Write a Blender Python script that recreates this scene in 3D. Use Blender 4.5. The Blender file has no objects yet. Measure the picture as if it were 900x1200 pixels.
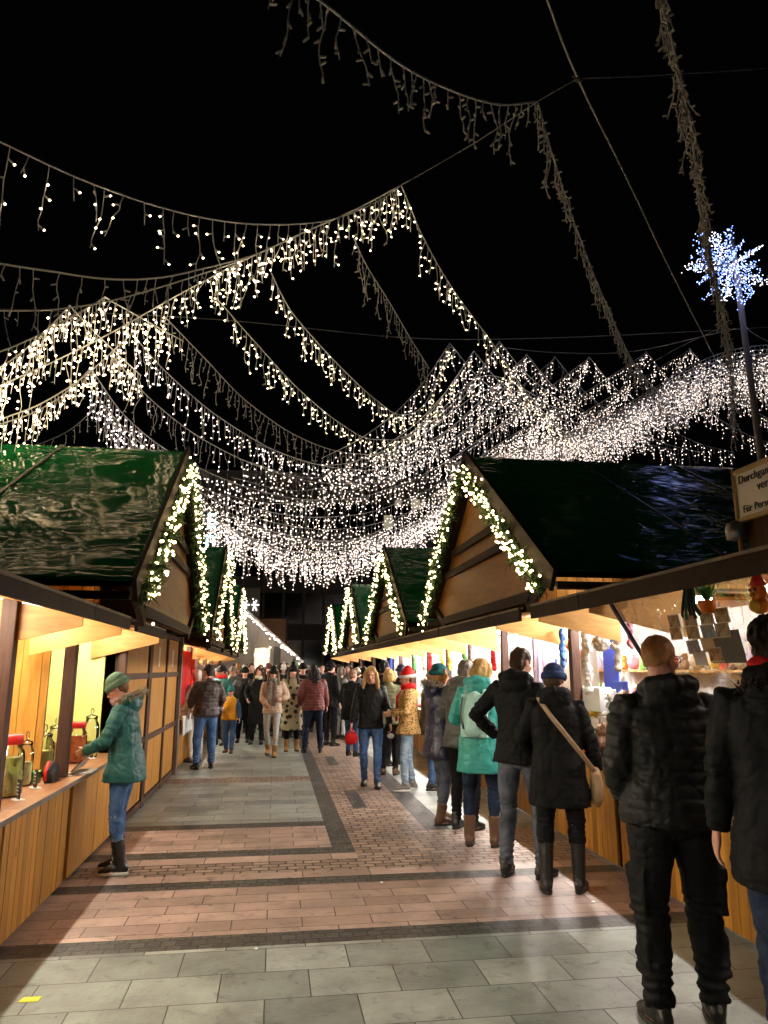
import bpy, math, random
import numpy as np
from mathutils import Vector, Matrix, noise
random.seed(7); RNG = np.random.default_rng(7)
R = math.radians
sc = bpy.context.scene
COL = sc.collection
# ------------------------------------------------------------------ camera
FPX, VX, VY, CH = 850., 322., 784., 1.63          # focal length in photo pixels, vanishing point of the lane, eye height
pitch = math.atan((VY-600)/FPX)
yaw = math.asin((450-VX)/math.sqrt((450-VX)**2+(VY-600)**2+FPX**2))
FW = Vector((math.sin(yaw)*math.cos(pitch), math.cos(yaw)*math.cos(pitch), math.sin(pitch)))
RT = Vector((math.cos(yaw), -math.sin(yaw), 0)); UP = RT.cross(FW)
EYE = Vector((0, 0, CH))
def ray(px, py): return (px-450)/FPX*RT-(py-600)/FPX*UP+FW
def gz(px, py, z=0.): d = ray(px, py); return EYE+d*((z-CH)/d.z)
def gy(px, py, y): d = ray(px, py); return EYE+d*(y/d.y)
def gx(px, py, x): d = ray(px, py); return EYE+d*(x/d.x)
cam = bpy.data.cameras.new('camera'); co = bpy.data.objects.new('camera', cam); COL.objects.link(co)
co.matrix_world = Matrix(((RT.x, UP.x, -FW.x, 0), (RT.y, UP.y, -FW.y, 0), (RT.z, UP.z, -FW.z, CH), (0, 0, 0, 1)))
cam.sensor_fit = 'VERTICAL'; cam.sensor_height = 36; cam.lens = 36*FPX/1200; cam.clip_end = 500; cam.clip_start = .05
sc.camera = co

# ------------------------------------------------------------------ materials
def mat(name):
    m = bpy.data.materials.new(name); m.use_nodes = True
    return m, m.node_tree.nodes, m.node_tree.links, m.node_tree.nodes['Principled BSDF']
def N(n, t, **k):
    x = n.new(t)
    for a, b in k.items():
        if a.startswith('i_'):
            x.inputs[a[2:].replace('_', ' ')].default_value = b
        else: setattr(x, a, b)
    return x
def rgb(c): return (c[0], c[1], c[2], 1)
def plain(name, c, rough=.6, metal=0, vary=.25, scale=14, bump=.15, stretch=(1, 1, 1), spec=.5, sheen=0, coat=0, bscale=None, dist=.02):
    m, n, l, b = mat(name)
    tc = N(n, 'ShaderNodeTexCoord'); mp = N(n, 'ShaderNodeMapping'); mp.inputs['Scale'].default_value = stretch
    l.new(tc.outputs['Object'], mp.inputs['Vector'])
    nz = N(n, 'ShaderNodeTexNoise', i_Scale=scale, i_Detail=5.); l.new(mp.outputs[0], nz.inputs['Vector'])
    mx = N(n, 'ShaderNodeMix', data_type='RGBA')
    mx.inputs['A'].default_value = rgb([v*(1-vary) for v in c]); mx.inputs['B'].default_value = rgb([min(1, v*(1+vary)) for v in c])
    l.new(nz.outputs['Fac'], mx.inputs['Factor']); l.new(mx.outputs['Result'], b.inputs['Base Color'])
    b.inputs['Roughness'].default_value = rough; b.inputs['Metallic'].default_value = metal
    b.inputs['Specular IOR Level'].default_value = spec; b.inputs['Sheen Weight'].default_value = sheen
    b.inputs['Coat Weight'].default_value = coat
    if bump:
        n2 = N(n, 'ShaderNodeTexNoise', i_Scale=bscale or scale*4, i_Detail=4.); l.new(mp.outputs[0], n2.inputs['Vector'])
        bp = N(n, 'ShaderNodeBump', i_Strength=bump, i_Distance=dist); l.new(n2.outputs['Fac'], bp.inputs['Height'])
        l.new(bp.outputs[0], b.inputs['Normal'])
    return m
def wood(name, dark, light, stretch, rough=.5, knots=True, island=.35, spec=.4):
    """boards: grain stretched along the board, each board its own tone, a few knots"""
    m, n, l, b = mat(name)
    tc = N(n, 'ShaderNodeTexCoord'); mp = N(n, 'ShaderNodeMapping'); mp.inputs['Scale'].default_value = stretch
    ge = N(n, 'ShaderNodeNewGeometry')
    ad = N(n, 'ShaderNodeVectorMath', operation='ADD')
    sc3 = N(n, 'ShaderNodeVectorMath', operation='SCALE'); sc3.inputs['Scale'].default_value = 17.
    cx = N(n, 'ShaderNodeCombineXYZ'); 
    for k in 'XYZ': l.new(ge.outputs['Random Per Island'], cx.inputs[k])
    l.new(cx.outputs[0], sc3.inputs[0]); l.new(tc.outputs['Object'], ad.inputs[0]); l.new(sc3.outputs[0], ad.inputs[1])
    l.new(ad.outputs[0], mp.inputs['Vector'])
    nz = N(n, 'ShaderNodeTexNoise', i_Scale=3., i_Detail=7., i_Distortion=1.2); l.new(mp.outputs[0], nz.inputs['Vector'])
    rp = N(n, 'ShaderNodeValToRGB'); rp.color_ramp.elements[0].position = .3; rp.color_ramp.elements[1].position = .72
    rp.color_ramp.elements[0].color = rgb(dark); rp.color_ramp.elements[1].color = rgb(light)
    l.new(nz.outputs['Fac'], rp.inputs[0])
    hs = N(n, 'ShaderNodeHueSaturation')
    mr = N(n, 'ShaderNodeMapRange'); mr.inputs['To Min'].default_value = 1-island; mr.inputs['To Max'].default_value = 1+island*.6
    l.new(ge.outputs['Random Per Island'], mr.inputs['Value']); l.new(mr.outputs[0], hs.inputs['Value']); l.new(rp.outputs[0], hs.inputs['Color'])
    last = hs.outputs[0]
    if knots:
        mp2 = N(n, 'ShaderNodeMapping'); mp2.inputs['Scale'].default_value = tuple(max(.9, s*.28)*2.6 for s in stretch)
        l.new(ad.outputs[0], mp2.inputs['Vector'])
        vo = N(n, 'ShaderNodeTexVoronoi', i_Scale=1.1); l.new(mp2.outputs[0], vo.inputs['Vector'])
        r2 = N(n, 'ShaderNodeValToRGB'); r2.color_ramp.elements[0].position = .03; r2.color_ramp.elements[1].position = .13
        r2.color_ramp.elements[0].color = (.28, .2, .16, 1); r2.color_ramp.elements[1].color = (1, 1, 1, 1)
        l.new(vo.outputs['Distance'], r2.inputs[0])
        mu = N(n, 'ShaderNodeMix', data_type='RGBA', blend_type='MULTIPLY'); mu.inputs['Factor'].default_value = 1
        l.new(last, mu.inputs['A']); l.new(r2.outputs[0], mu.inputs['B']); last = mu.outputs['Result']
    l.new(last, b.inputs['Base Color']); b.inputs['Roughness'].default_value = rough; b.inputs['Specular IOR Level'].default_value = spec
    bp = N(n, 'ShaderNodeBump', i_Strength=.25, i_Distance=.004); l.new(nz.outputs['Fac'], bp.inputs['Height']); l.new(bp.outputs[0], b.inputs['Normal'])
    return m
def glow(name, c, s, c2=None):
    m, n, l, b = mat(name)
    b.inputs['Base Color'].default_value = rgb([min(.8, v*.8) for v in c]); b.inputs['Emission Color'].default_value = rgb(c); b.inputs['Emission Strength'].default_value = s
    if c2:
        ge = N(n, 'ShaderNodeNewGeometry'); mx = N(n, 'ShaderNodeMix', data_type='RGBA')
        mx.inputs['A'].default_value = rgb(c); mx.inputs['B'].default_value = rgb(c2)
        l.new(ge.outputs['Random Per Island'], mx.inputs['Factor']); l.new(mx.outputs['Result'], b.inputs['Emission Color'])
    return m
def paving_mat(name, c1, c2, mortar, bw, rh, ms, rough=.55, distort=0., off=.5, zig=0., bump=.5, mottle=.35):
    m, n, l, b = mat(name)
    tc = N(n, 'ShaderNodeTexCoord'); v = tc.outputs['Object']
    if distort:
        nz = N(n, 'ShaderNodeTexNoise', i_Scale=3.5, i_Detail=2.); l.new(v, nz.inputs['Vector'])
        s = N(n, 'ShaderNodeVectorMath', operation='SUBTRACT'); s.inputs[1].default_value = (.5, .5, .5); l.new(nz.outputs['Color'], s.inputs[0])
        s2 = N(n, 'ShaderNodeVectorMath', operation='SCALE'); s2.inputs['Scale'].default_value = distort; l.new(s.outputs[0], s2.inputs[0])
        a = N(n, 'ShaderNodeVectorMath', operation='ADD'); l.new(v, a.inputs[0]); l.new(s2.outputs[0], a.inputs[1]); v = a.outputs[0]
    if zig:
        sx = N(n, 'ShaderNodeSeparateXYZ'); l.new(v, sx.inputs[0])
        pp = N(n, 'ShaderNodeMath', operation='PINGPONG'); pp.inputs[1].default_value = zig; l.new(sx.outputs['X'], pp.inputs[0])
        ay = N(n, 'ShaderNodeMath', operation='ADD'); l.new(sx.outputs['Y'], ay.inputs[0]); l.new(pp.outputs[0], ay.inputs[1])
        cb = N(n, 'ShaderNodeCombineXYZ'); l.new(sx.outputs['X'], cb.inputs['X']); l.new(ay.outputs[0], cb.inputs['Y']); v = cb.outputs[0]
    br = N(n, 'ShaderNodeTexBrick', offset=off, i_Scale=1., i_Mortar_Size=ms, i_Brick_Width=bw, i_Row_Height=rh, i_Mortar_Smooth=.25, i_Bias=0.)
    br.inputs['Color1'].default_value = rgb(c1); br.inputs['Color2'].default_value = rgb(c2); br.inputs['Mortar'].default_value = rgb(mortar)
    l.new(v, br.inputs['Vector'])
    n1 = N(n, 'ShaderNodeTexNoise', i_Scale=2.2, i_Detail=8., i_Roughness=.65); l.new(tc.outputs['Object'], n1.inputs['Vector'])
    mr = N(n, 'ShaderNodeMapRange'); mr.inputs['From Min'].default_value = .25; mr.inputs['From Max'].default_value = .75
    mr.inputs['To Min'].default_value = 1-mottle; mr.inputs['To Max'].default_value = 1+mottle
    l.new(n1.outputs['Fac'], mr.inputs['Value'])
    mu = N(n, 'ShaderNodeMix', data_type='RGBA', blend_type='MULTIPLY'); mu.inputs['Factor'].default_value = 1
    l.new(br.outputs['Color'], mu.inputs['A']); l.new(mr.outputs[0], mu.inputs['B']); l.new(mu.outputs['Result'], b.inputs['Base Color'])
    n3 = N(n, 'ShaderNodeTexNoise', i_Scale=7., i_Detail=9., i_Roughness=.75, i_Distortion=.8); l.new(tc.outputs['Object'], n3.inputs['Vector'])
    m3 = N(n, 'ShaderNodeMapRange'); m3.inputs['From Min'].default_value = .30; m3.inputs['From Max'].default_value = .46; m3.inputs['To Min'].default_value = .38; l.new(n3.outputs['Fac'], m3.inputs['Value'])
    v3 = N(n, 'ShaderNodeTexVoronoi', i_Scale=5.5); l.new(tc.outputs['Object'], v3.inputs['Vector']); g3 = N(n, 'ShaderNodeMapRange'); g3.inputs['From Min'].default_value = .03; g3.inputs['From Max'].default_value = .06; g3.inputs['To Min'].default_value = .5; l.new(v3.outputs['Distance'], g3.inputs['Value'])
    q3 = N(n, 'ShaderNodeMath', operation='MULTIPLY'); l.new(m3.outputs[0], q3.inputs[0]); l.new(g3.outputs[0], q3.inputs[1])
    w3 = N(n, 'ShaderNodeMix', data_type='RGBA', blend_type='MULTIPLY'); w3.inputs['Factor'].default_value = 1; l.new(mu.outputs['Result'], w3.inputs['A']); l.new(q3.outputs[0], w3.inputs['B']); l.new(w3.outputs['Result'], b.inputs['Base Color'])
    n2 = N(n, 'ShaderNodeTexNoise', i_Scale=38., i_Detail=6.); l.new(tc.outputs['Object'], n2.inputs['Vector'])
    rr = N(n, 'ShaderNodeMapRange'); rr.inputs['To Min'].default_value = rough-.2; rr.inputs['To Max'].default_value = rough+.2
    l.new(n1.outputs['Fac'], rr.inputs['Value']); l.new(rr.outputs[0], b.inputs['Roughness'])
    iv = N(n, 'ShaderNodeMath', operation='MULTIPLY_ADD'); iv.inputs[1].default_value = -1.6; l.new(br.outputs['Fac'], iv.inputs[0]); l.new(n2.outputs['Fac'], iv.inputs[2])
    bp = N(n, 'ShaderNodeBump', i_Strength=bump, i_Distance=.006); l.new(iv.outputs[0], bp.inputs['Height']); l.new(bp.outputs[0], b.inputs['Normal'])
    return m
M = {}
V_Y, V_X = (7, 7, .8), (7, 7, .8)
M['boards'] = wood('yellow_boards', (.36, .145, .016), (.55, .26, .035), (6, 6, .7))
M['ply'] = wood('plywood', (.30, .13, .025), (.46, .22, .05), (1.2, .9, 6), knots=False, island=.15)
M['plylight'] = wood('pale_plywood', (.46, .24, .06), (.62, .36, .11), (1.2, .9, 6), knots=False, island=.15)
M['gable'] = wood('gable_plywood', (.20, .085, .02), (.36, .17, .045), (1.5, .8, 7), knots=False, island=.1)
M['pine'] = wood('knotty_pine', (.42, .19, .03), (.62, .32, .06), (5, 5, .6), island=.3)
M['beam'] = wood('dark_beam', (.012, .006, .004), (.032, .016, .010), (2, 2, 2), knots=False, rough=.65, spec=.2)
M['post'] = wood('brown_post', (.04, .016, .010), (.085, .038, .022), (8, 8, .8), knots=False, rough=.6, spec=.25)
M['greywood'] = wood('weathered_wood', (.10, .08, .065), (.22, .18, .15), (3, 1, 3), knots=False)
M['counter'] = wood('counter_top', (.26, .11, .05), (.45, .22, .11), (9, 1.2, 9), knots=False, rough=.35)
M['darkwood'] = wood('dark_grey_wood', (.035, .03, .027), (.085, .072, .062), (3, 1, 3), knots=False)
M['rail'] = plain('grey_metal_edge', (.25, .24, .23), .35, .7)
M['limewall'] = plain('lime_painted_wall', (.62, .66, .22), .7, vary=.08, scale=2, bump=.05)
M['needles'] = plain('fir_needles', (.03, .085, .022), .6, vary=.5, scale=30, bump=0)
M['cable'] = plain('pale_cable', (.88, .90, .98), .45, vary=.05, bump=0)
M['steel'] = plain('steel_wire', (.30, .30, .31), .4, .6, bump=0)
M['bulb_off'] = plain('unlit_bulb', (.75, .74, .74), .3, vary=.1, bump=0)
M['warm'] = glow('warm_led', (1., .68, .32), 6., (1., .80, .50))
M['cool'] = glow('white_led', (1., .74, .56), 2.6, (1., .84, .78))
M['fairy'] = glow('yellow_led', (1., .66, .26), 7., (1., .76, .40))
M['arch'] = glow('arch_led', (1., .76, .58), 1.6, (1., .86, .82))
M['blue_led'] = glow('blue_led', (.10, .22, 1.), 2.4, (.4, .5, 1.))
M['white_led'] = glow('cold_led', (.95, .86, 1.), 1.6, (1., .85, .7))
M['tube'] = glow('lamp_tube', (1., .96, .90), 150)
M['tube_warm'] = glow('warm_lamp_tube', (1., .91, .72), 80)
M['tube_mid'] = glow('medium_lamp_tube', (1., .95, .87), 60)
M['tube_dim'] = glow('dim_lamp_tube', (1., .90, .74), 22)
M['black_metal'] = plain('black_metal', (.02, .02, .02), .4, .5, bump=0)
def tarp_mat(name, c):
    """smooth plastic sheet: flat between thin sharp creases that run mostly along the ridge"""
    m, n, l, b = mat(name)
    tc = N(n, 'ShaderNodeTexCoord'); hs = None
    def crease(scale, rot, sz, wdt, dist):
        mp = N(n, 'ShaderNodeMapping'); mp.inputs['Scale'].default_value = scale; mp.inputs['Rotation'].default_value = rot; l.new(tc.outputs['Object'], mp.inputs['Vector'])
        z = N(n, 'ShaderNodeTexNoise', i_Scale=sz, i_Detail=2., i_Distortion=dist, i_Roughness=.5); l.new(mp.outputs[0], z.inputs['Vector'])
        a = N(n, 'ShaderNodeMath', operation='SUBTRACT'); a.inputs[1].default_value = .5; l.new(z.outputs['Fac'], a.inputs[0])
        q = N(n, 'ShaderNodeMath', operation='ABSOLUTE'); l.new(a.outputs[0], q.inputs[0])
        r = N(n, 'ShaderNodeMapRange', interpolation_type='SMOOTHSTEP'); r.inputs['From Max'].default_value = wdt; r.inputs['To Min'].default_value = 1; r.inputs['To Max'].default_value = 0; l.new(q.outputs[0], r.inputs['Value'])
        k = N(n, 'ShaderNodeTexNoise', i_Scale=.9); l.new(tc.outputs['Object'], k.inputs['Vector'])
        kr = N(n, 'ShaderNodeMapRange'); kr.inputs['From Min'].default_value = .42; kr.inputs['From Max'].default_value = .66; l.new(k.outputs['Fac'], kr.inputs['Value'])
        u = N(n, 'ShaderNodeMath', operation='MULTIPLY'); l.new(r.outputs[0], u.inputs[0]); l.new(kr.outputs[0], u.inputs[1]); return u.outputs[0]
    h1 = crease((.35, 1.5, 1.5), (0, 0, .12), 2.1, .035, .5); h2 = crease((.7, 2.2, 2.2), (0, .2, -.5), 1.3, .022, 1.2); h3 = crease((.3, 3., 3.), (0, 0, .05), 3.4, .05, .3)
    a1 = N(n, 'ShaderNodeMath', operation='ADD'); l.new(h1, a1.inputs[0]); l.new(h2, a1.inputs[1]); a2 = N(n, 'ShaderNodeMath', operation='MULTIPLY_ADD'); a2.inputs[1].default_value = .5; l.new(h3, a2.inputs[0]); l.new(a1.outputs[0], a2.inputs[2])
    n2 = N(n, 'ShaderNodeTexNoise', i_Scale=5., i_Detail=6.); l.new(tc.outputs['Object'], n2.inputs['Vector'])
    mx = N(n, 'ShaderNodeMix', data_type='RGBA'); mx.inputs['A'].default_value = rgb([v*.75 for v in c]); mx.inputs['B'].default_value = rgb([v*1.3 for v in c])
    l.new(n2.outputs['Fac'], mx.inputs['Factor']); l.new(mx.outputs['Result'], b.inputs['Base Color'])
    rr = N(n, 'ShaderNodeMapRange'); rr.inputs['To Min'].default_value = .05; rr.inputs['To Max'].default_value = .12; l.new(n2.outputs['Fac'], rr.inputs['Value']); l.new(rr.outputs[0], b.inputs['Roughness'])
    bp = N(n, 'ShaderNodeBump', i_Strength=.42, i_Distance=.022); l.new(a2.outputs[0], bp.inputs['Height']); l.new(bp.outputs[0], b.inputs['Normal'])
    b.inputs['Specular IOR Level'].default_value = .12
    return m
M['tarp'] = tarp_mat('green_tarpaulin', (.012, .19, .052))
M['tarpseam'] = plain('tarp_seam', (.014, .06, .02), .25, bump=.1)
def clear_mat(name, tint, rough, refl, bump):
    m, n, l, b = mat(name); n.remove(b)
    out = n['Material Output']; tr = N(n, 'ShaderNodeBsdfTransparent'); tr.inputs[0].default_value = rgb(tint)
    gl = N(n, 'ShaderNodeBsdfGlossy'); gl.inputs['Roughness'].default_value = rough
    fr = N(n, 'ShaderNodeFresnel'); fr.inputs[0].default_value = 1.5
    ma = N(n, 'ShaderNodeMath', operation='MULTIPLY_ADD'); ma.inputs[1].default_value = refl; ma.inputs[2].default_value = refl*.06
    mx = N(n, 'ShaderNodeMixShader'); l.new(fr.outputs[0], ma.inputs[0]); l.new(ma.outputs[0], mx.inputs[0]); l.new(tr.outputs[0], mx.inputs[1]); l.new(gl.outputs[0], mx.inputs[2]); l.new(mx.outputs[0], out.inputs[0])
    if bump:
        tc = N(n, 'ShaderNodeTexCoord'); nz = N(n, 'ShaderNodeTexNoise', i_Scale=5., i_Detail=4., i_Distortion=1.5); l.new(tc.outputs['Object'], nz.inputs['Vector'])
        bp = N(n, 'ShaderNodeBump', i_Strength=bump, i_Distance=.05); l.new(nz.outputs['Fac'], bp.inputs['Height']); l.new(bp.outputs[0], gl.inputs['Normal'])
    return m
M['vinyl'] = clear_mat('clear_vinyl', (.84, .84, .84), .05, .55, .25)
M['glass'] = clear_mat('jar_glass', (.97, .98, .96), .04, 1.0, .05)
# ------------------------------------------------------------------ object helpers
def new_obj(name, me, parent=None, m=None):
    o = bpy.data.objects.new(name, me); COL.objects.link(o)
    if m is not None:
        for x in (m if isinstance(m, (list, tuple)) else [m]): me.materials.append(x)
    if parent is not None: o.parent = parent
    return o
def tag(o, label=None, cat=None, group=None, kind=None):
    for k, v in (('label', label), ('category', cat), ('group', group), ('kind', kind)):
        if v: o[k] = v
    return o
def thing(name, label, cat, loc=(0, 0, 0), rz=0., group=None):
    o = bpy.data.objects.new(name, None); COL.objects.link(o); o.empty_display_size = .1
    o.location = loc; o.rotation_euler = (0, 0, rz); tag(o, label, cat, group); return o
class Blob:
    """collects closed shells; build() links them as one mesh, fuse() grows one continuous skin over them"""
    def __init__(s): s.v = []; s.f = []; s.n = 0; s.mi = []; s.cm = 0
    def add(s, v, f):
        v = np.asarray(v, float).reshape(-1, 3); s.v.append(v)
        s.f += [[i+s.n for i in q] for q in f]; s.mi += [s.cm]*len(f); s.n += len(v); return s
    def box(s, a, b, Rm=None, c=None, taper=None):
        a, b = np.minimum(a, b), np.maximum(a, b)
        v = np.array([(x, y, z) for z in (a[2], b[2]) for y in (a[1], b[1]) for x in (a[0], b[0])], float)
        if Rm is not None:
            c = (a+b)/2 if c is None else np.array(c); v = (v-c)@np.array(Rm).T+c
        return s.add(v, [(0, 2, 3, 1), (4, 5, 7, 6), (0, 1, 5, 4), (2, 6, 7, 3), (0, 4, 6, 2), (1, 3, 7, 5)])
    def bar(s, p, q, w, h, up=(0, 0, 1)):
        """a rectangular bar from p to q, w across, h along up"""
        p, q = np.array(p, float), np.array(q, float); d = (q-p)/np.linalg.norm(q-p); u = np.array(up, float); u -= d*(u@d); u /= np.linalg.norm(u); r = np.cross(d, u)
        v = [c+r*a*w/2+u*b*h/2 for c in (p, q) for a, b in ((-1, -1), (1, -1), (1, 1), (-1, 1))]
        return s.add(v, [(0, 3, 2, 1), (4, 5, 6, 7), (0, 1, 5, 4), (1, 2, 6, 5), (2, 3, 7, 6), (3, 0, 4, 7)])
    def loft(s, rings):
        rings = [np.asarray(r, float) for r in rings]; n = len(rings[0]); k = len(rings)
        f = [(i*n+j, i*n+(j+1) % n, (i+1)*n+(j+1) % n, (i+1)*n+j) for i in range(k-1) for j in range(n)]
        f += [tuple(range(n-1, -1, -1)), tuple((k-1)*n+j for j in range(n))]
        return s.add(np.concatenate(rings), f)
    def tube(s, pts, rad, n=10, flat=None, ref=None):
        pts = [np.array(p, float) for p in pts]; m = len(pts)
        if np.isscalar(rad): rad = [rad]*m
        tg = [pts[min(i+1, m-1)]-pts[max(i-1, 0)] for i in range(m)]; tg = [t/(np.linalg.norm(t)+1e-9) for t in tg]
        u = np.array(ref if ref is not None else ((0, 0, 1) if abs(tg[0][2]) < .9 else (0, 1, 0)), float)
        rings = []; th = np.linspace(0, 2*math.pi, n, endpoint=False)
        for p, t, r in zip(pts, tg, rad):
            u = u-t*(u@t); u /= np.linalg.norm(u)+1e-9; w = np.cross(t, u); fl = flat or 1.
            rings.append(p+np.outer(np.cos(th), w)*r+np.outer(np.sin(th), u)*r*fl)
        return s.loft(rings)
    def ball(s, c, r, Rm=None, n=14, k=9):
        r = np.array([r]*3 if np.isscalar(r) else r, float); rings = []; th = np.linspace(0, 2*math.pi, n, endpoint=False)
        for a in np.linspace(-math.pi/2*.97, math.pi/2*.97, k):
            v = np.stack([np.cos(th)*math.cos(a)*r[0], np.sin(th)*math.cos(a)*r[1], np.full(n, math.sin(a)*r[2])], 1)
            if Rm is not None: v = v@np.array(Rm).T
            rings.append(v+np.array(c, float))
        return s.loft(rings)
    def prism(s, poly, d):
        """a flat polygon (3-D points) given thickness by the vector d"""
        p = np.array(poly, float); n = len(p); q = p+np.array(d, float)
        f = [tuple(range(n-1, -1, -1)), tuple(range(n, 2*n))]+[(i, (i+1) % n, n+(i+1) % n, n+i) for i in range(n)]
        return s.add(np.concatenate([p, q]), f)
    def mesh(s, name, smooth=False):
        me = bpy.data.meshes.new(name); me.from_pydata(np.concatenate(s.v).tolist(), [], s.f)
        if smooth: me.polygons.foreach_set('use_smooth', [True]*len(me.polygons))
        if any(s.mi): me.polygons.foreach_set('material_index', s.mi)
        me.update(); return me
    def build(s, name, m, parent=None, smooth=False, bevel=0.):
        me = s.mesh(name, smooth)
        import bmesh
        bm = bmesh.new(); bm.from_mesh(me); bmesh.ops.recalc_face_normals(bm, faces=bm.faces)
        bm.to_mesh(me); bm.free()
        o = new_obj(name, me, parent, m)
        if bevel:
            b = o.modifiers.new('bevel', 'BEVEL'); b.width = bevel; b.segments = 2; b.limit_method = 'ANGLE'
        return o
    def fuse(s, name, m, parent=None, voxel=.012, smooth=4, disp=None):
        me = s.mesh('raw'); import bmesh
        bm = bmesh.new(); bm.from_mesh(me); bmesh.ops.recalc_face_normals(bm, faces=bm.faces); bm.to_mesh(me); bm.free()
        o = bpy.data.objects.new('raw', me); COL.objects.link(o)
        r = o.modifiers.new('r', 'REMESH'); r.mode = 'VOXEL'; r.voxel_size = voxel; r.use_smooth_shade = True
        if smooth:
            sm = o.modifiers.new('s', 'SMOOTH'); sm.factor = .5; sm.iterations = smooth
        dg = bpy.context.evaluated_depsgraph_get(); dg.update()
        out = bpy.data.meshes.new_from_object(o.evaluated_get(dg)); bpy.data.objects.remove(o); bpy.data.meshes.remove(me)
        out.materials.clear(); out.name = name
        k = len(out.vertices); co_ = np.empty(k*3, np.float32); out.vertices.foreach_get('co', co_); co_ = co_.reshape(-1, 3).astype(float)
        if disp is not None:
            nr = np.empty(k*3, np.float32); out.vertices.foreach_get('normal', nr); nr = nr.reshape(-1, 3)
            co_ = co_+nr*disp(co_)[:, None]; out.vertices.foreach_set('co', co_.astype(np.float32).ravel())
        out.polygons.foreach_set('use_smooth', [True]*len(out.polygons)); out.update()
        return new_obj(name, out, parent, m)
def fbm(p, sx=(1, 1, 1), off=0., octv=2):
    q = p*np.array(sx)+off
    return np.array([noise.fractal(Vector(v), .9, 2., octv) for v in q])
# ------------------------------------------------------------------ world
w = bpy.data.worlds.new('World'); sc.world = w; w.use_nodes = True
w.node_tree.nodes['Background'].inputs[0].default_value = (.16, .15, .22, 1); w.node_tree.nodes['Background'].inputs[1].default_value = .0012
# ------------------------------------------------------------------ ground
GREY1, GREY2 = (.16, .185, .17), (.33, .365, .335)
PINK1, PINK2 = (.29, .195, .165), (.45, .32, .275)
M['slab'] = paving_mat('grey_slabs', GREY1, GREY2, (.03, .028, .025), .47, .345, .004, rough=.40, mottle=.55)
M['slab2'] = paving_mat('grey_slabs_small', GREY1, GREY2, (.04, .038, .033), .62, .30, .004, rough=.40, mottle=.5)
M['pink'] = paving_mat('pink_slabs', PINK1, PINK2, (.06, .035, .028), .46, .185, .004, rough=.42, mottle=.45)
M['pinkrow'] = paving_mat('pink_kerb_row', PINK1, PINK2, (.06, .035, .028), .55, .6, .004, rough=.45)
M['dark'] = paving_mat('dark_setts', (.035, .034, .032), (.075, .07, .065), (.015, .014, .013), .09, .09, .006, rough=.45, distort=.02, bump=.9)
M['cobble'] = paving_mat('brown_setts', (.19, .125, .10), (.36, .26, .20), (.05, .032, .025), .17, .105, .009, rough=.45, distort=.05, bump=1.)
M['cobzig'] = paving_mat('zigzag_setts', (.19, .125, .10), (.36, .26, .20), (.05, .032, .025), .15, .09, .009, rough=.45, distort=.06, bump=1.)
M['asphalt'] = plain('asphalt', (.05, .05, .05), .8, scale=30)
def sheet(name, x0, x1, y0, y1, m, z=0.):
    me = bpy.data.meshes.new(name); me.from_pydata([(x0, y0, z), (x1, y0, z), (x1, y1, z), (x0, y1, z)], [], [(0, 1, 2, 3)])
    return tag(new_obj(name, me, None, M[m]), kind='structure')
sheet('ground', -150, 150, -40, 260, 'asphalt', -.012)
X0, X1 = -7., 9.
for nm, x0, x1, y0, y1, m in [
    ('grey_paving', X0, X1, -8, 4.88, 'slab'), ('dark_sett_band', X0, X1, 4.88, 5.10, 'dark'), ('pink_paving', X0, X1, 5.10, 6.12, 'pink'),
    ('dark_sett_band', X0, X1, 6.12, 6.32, 'dark'), ('pink_paving_row', X0, X1, 6.32, 6.50, 'pinkrow'), ('cobble_band', X0, X1, 6.50, 6.86, 'cobzig'),
    ('pink_paving_row', X0, .78, 6.86, 7.06, 'pinkrow'), ('dark_sett_band', X0, .78, 7.06, 7.30, 'dark'), ('pink_paving', X0, .58, 7.30, 8.26, 'pink'),
    ('dark_sett_band', X0, .58, 8.26, 8.50, 'dark'), ('grey_paving', X0, .58, 8.50, 11.45, 'slab2'), ('cobble_band', X0, .58, 11.45, 11.95, 'cobzig'),
    ('grey_paving', X0, .58, 11.95, 18.4, 'slab2'), ('cobble_band', X0, .58, 18.4, 18.9, 'cobzig'), ('grey_paving', X0, .58, 18.9, 40, 'slab2'),
    ('dark_sett_strip', .58, .78, 7.30, 40, 'dark'),
    ('cobble_paving', .78, X1, 6.86, 7.9, 'cobble'), ('cobble_paving', .78, .98, 7.9, 40, 'cobble'), ('cobble_paving', .98, 1.16, 7.9, 9.2, 'cobble'), ('dark_sett_strip', .98, 1.16, 9.2, 10.5, 'dark'),
    ('cobble_paving', .98, 1.16, 10.5, 13.2, 'cobble'), ('dark_sett_strip', .98, 1.16, 13.2, 14.5, 'dark'), ('cobble_paving', .98, 1.16, 14.5, 40, 'cobble'),
    ('cobble_paving', 1.16, 1.60, 7.9, 40, 'cobble'), ('dark_sett_strip', 1.60, 1.86, 7.9, 40, 'dark'), ('grey_paving', 1.86, X1, 7.9, 40, 'slab2')]:
    sheet(nm, x0, x1, y0, y1, m)
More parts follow.
